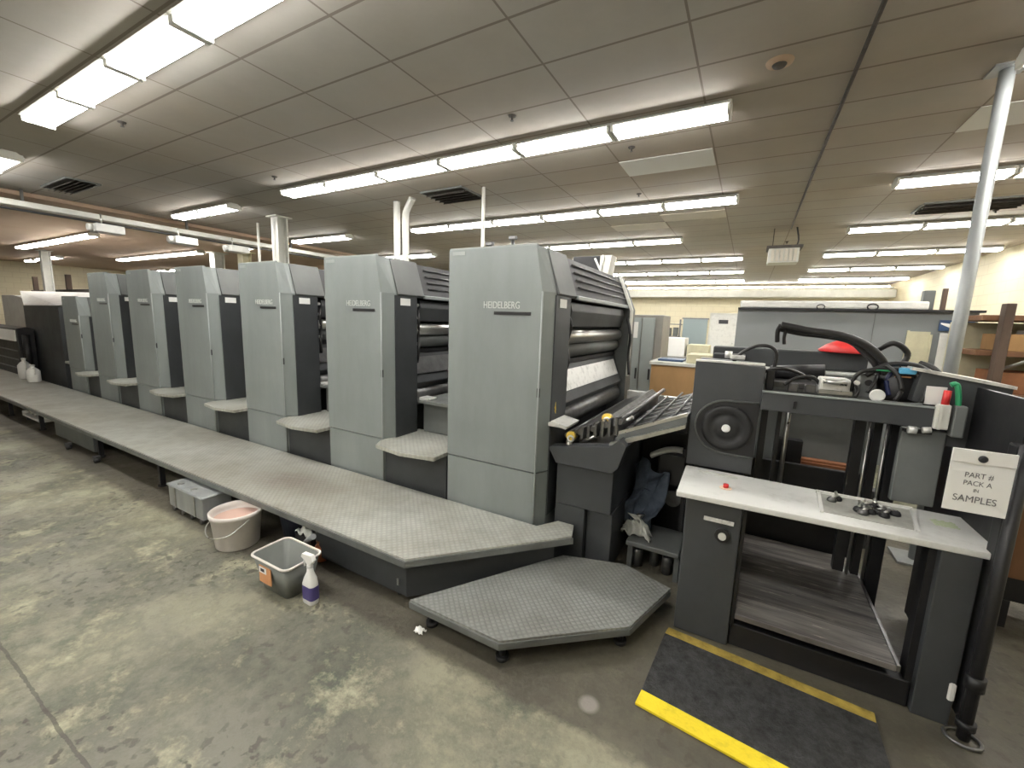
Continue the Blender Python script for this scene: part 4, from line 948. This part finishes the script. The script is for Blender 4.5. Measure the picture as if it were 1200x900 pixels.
B().box(-2.35, -1.45, 18.43, 18.48, .75, 1.9).build('board', mat('blue_grey_board', (.27, .33, .34), .6), t)
B().box(-2.4, -1.4, 18.42, 18.44, 1.9, 1.95).box(-2.4, -1.4, 18.42, 18.44, .7, .75).build('frame', 'steel_dark', t)
# grey partition with roller top
t = thing('grey_partition', 'tall grey sheet partition with white top rail behind the feeder', 'partition', (1, 6.5, 0))
B().box(-.15, 2.17, 6.5, 6.56, 0, 1.85).build('panel', 'partition', t)
B().box(-.15, 2.2, 6.44, 6.58, 1.85, 1.875).build('dark_rail', 'black', t)
B().box(-.13, 1.75, 6.47, 6.57, 1.876, 1.97, .02).build('roller_case', 'white', t)
B().tube([(.75 + .04 * math.cos(a), 6.45, 1.885 + .03 * math.sin(a) + .01) for a in [2 * PI * k / 12 for k in range(12)]], .006, 6, 1, True).build('pull_ring', 'black', t)
B().tube([(1.25 + .05 * math.cos(a), 6.45, 1.90 + .035 * math.sin(a)) for a in [2 * PI * k / 12 for k in range(12)]], .008, 6, 1, True).build('pull_ring', 'black', t)
B().box(1.29, 1.295, 6.494, 6.499, 0, 1.84).build('seam', 'grey_mid', t)
t = thing('small_banner', 'small navy banner with white streak on the grey partition', 'banner', (2, 6.45, 1.7))
B().box(1.86, 2.14, 6.478, 6.488, 1.645, 1.765).build('print', 'posterb', t)
B().hull([(1.87, 6.476, 1.72), (1.87, 6.476, 1.735), (2.05, 6.476, 1.675), (2.12, 6.476, 1.70), (2.12, 6.476, 1.685), (2.0, 6.476, 1.665), (1.95, 6.4775, 1.68)]).build('white_streak', 'paper', t)
tag(B().box(1.62, 1.80, 6.478, 6.49, 1.2, 1.63).box(1.60, 1.62, 6.47, 6.49, 1.2, 1.64).box(1.80, 1.82, 6.47, 6.49, 1.2, 1.6).build('wall_chart', 'beige', None, (1.6, 6.48, 1.2)), 'beige chart on the grey partition left of the navy banner', 'chart')
tag(B().box(1.88, 2.12, 6.47, 6.49, 1.0, 1.62).build('wall_chart', 'white', None, (1.9, 6.48, 1.2)), 'white sheet hanging below the navy banner', 'chart')
tag(B().box(1.72, 1.82, 6.6, 6.7, 0, 2.1, .01).build('grey_post', 'grey_mid', None, (1.75, 6.6, 0)), 'wide grey post standing behind the top of the partition near the pole', 'post')
tag(B().box(1.88, 1.92, 6.6, 6.64, 0, 2.12).build('thin_post', 'wood_dark', None, (1.9, 6.6, 0)), 'thin dark post just left of the steel pole', 'post')
# wooden rack
t = thing('wooden_rack', 'brown wooden storage rack at the right edge behind the feeder', 'rack', (2.8, 5.6, 0))
B().box(2.0, 2.065, 5.5, 5.6, 0, 1.90, .005, 1).build('post', 'wood_dark', t)
B().box(3.55, 3.64, 5.5, 5.62, 0, 1.90, .005, 1).build('post', 'wood_dark', t)
for z in (.45, 1.02, 1.42, 1.75): B().box(1.9, 3.7, 5.63, 6.3, z, z + .05, .004, 1).build('shelf_board', 'wood', t)
B().tube([(2.08, 5.6, 1.3), (2.8, 5.6, 1.72)], .015, 8, 1).build('brace', 'steel', t)
B().box(1.9, 3.7, 6.28, 6.32, .5, 1.74).build('back_board', 'beige', t)
for i, (x, z, w, h, m) in enumerate(((2.12, 1.47, .2, .16, 'card'), (2.36, 1.47, .06, .2, 'paper'), (2.45, 1.47, .3, .2, 'wood'), (2.12, 1.07, .3, .2, 'rust'), (2.5, 1.07, .35, .25, 'card'), (2.15, .5, .35, .35, 'card'), (2.6, .5, .4, .4, 'beige'))):
    tag(B().box(x, x + w, 5.7, 6.2, z + .001, z + h, .005, 1).build('rack_carton', m, None, (x, 5.7, z)), ['brown carton at left on the upper rack shelf', 'narrow white pack on the upper rack shelf', 'wooden crate at right on the upper rack shelf', 'red-brown box at left on the middle rack shelf', 'brown carton at right on the middle rack shelf', 'brown carton on the lowest rack shelf', 'beige carton on the lowest rack shelf'][i], 'box', 'boxes on the wooden rack')
# dark equipment and orange pallet edge at right
t = thing('pallet_truck_rack', 'dark steel frame with an orange upright right of the feeder', 'frame', (1.4, 3.2, 0))
B().box(1.30, 1.33, 3.15, 3.2, .18, 1.0, .004, 1).build('orange_upright', 'orange', t)
B().box(1.33, 1.75, 3.2, 3.5, .16, 1.25, .01).build('dark_body', 'black', t)
for a in (1.36, 1.65): B().box(a, a + .05, 3.2, 3.3, 0, .16).build('leg', 'black', t)
B().box(1.36, 1.74, 3.19, 3.2, .30, .75).build('brown_panel', 'wood', t)

# ------------------------------------------------------------------ world, camera, view
w = bpy.data.worlds.new('World'); SC.world = w; w.use_nodes = True
w.node_tree.nodes['Background'].inputs[0].default_value = (.9, .92, 1, 1); w.node_tree.nodes['Background'].inputs[1].default_value = .02
for o in list(bpy.data.objects):
    if '_o' in o: del o['_o']
cam = bpy.data.cameras.new('camera'); co = bpy.data.objects.new('camera', cam); COL.objects.link(co); SC.camera = co
VLp, VRp, f = (-290., 346.), (877., 385.), 490.
ray = lambda p: V(((p[0] - 600) / f, -(p[1] - 450) / f, -1)).normalized()
nx = -ray(VLp); ny = ray(VRp); ny = (ny - nx * nx.dot(ny)).normalized(); nz = nx.cross(ny)
Rm = Matrix((nx, ny, nz))
co.matrix_world = Matrix.Translation((0, 0, 1.6)) @ Rm.to_4x4()
cam.sensor_fit = 'HORIZONTAL'; cam.sensor_width = 36; cam.lens = 36 * f / 1200; cam.clip_start = .02; cam.clip_end = 100
vs = SC.view_settings; vs.view_transform = 'Standard'; vs.look = 'None'; vs.gamma = 1; vs.use_curve_mapping = False; vs.exposure = 0.72
SC.cycles.max_bounces = 8; SC.cycles.diffuse_bounces = 5
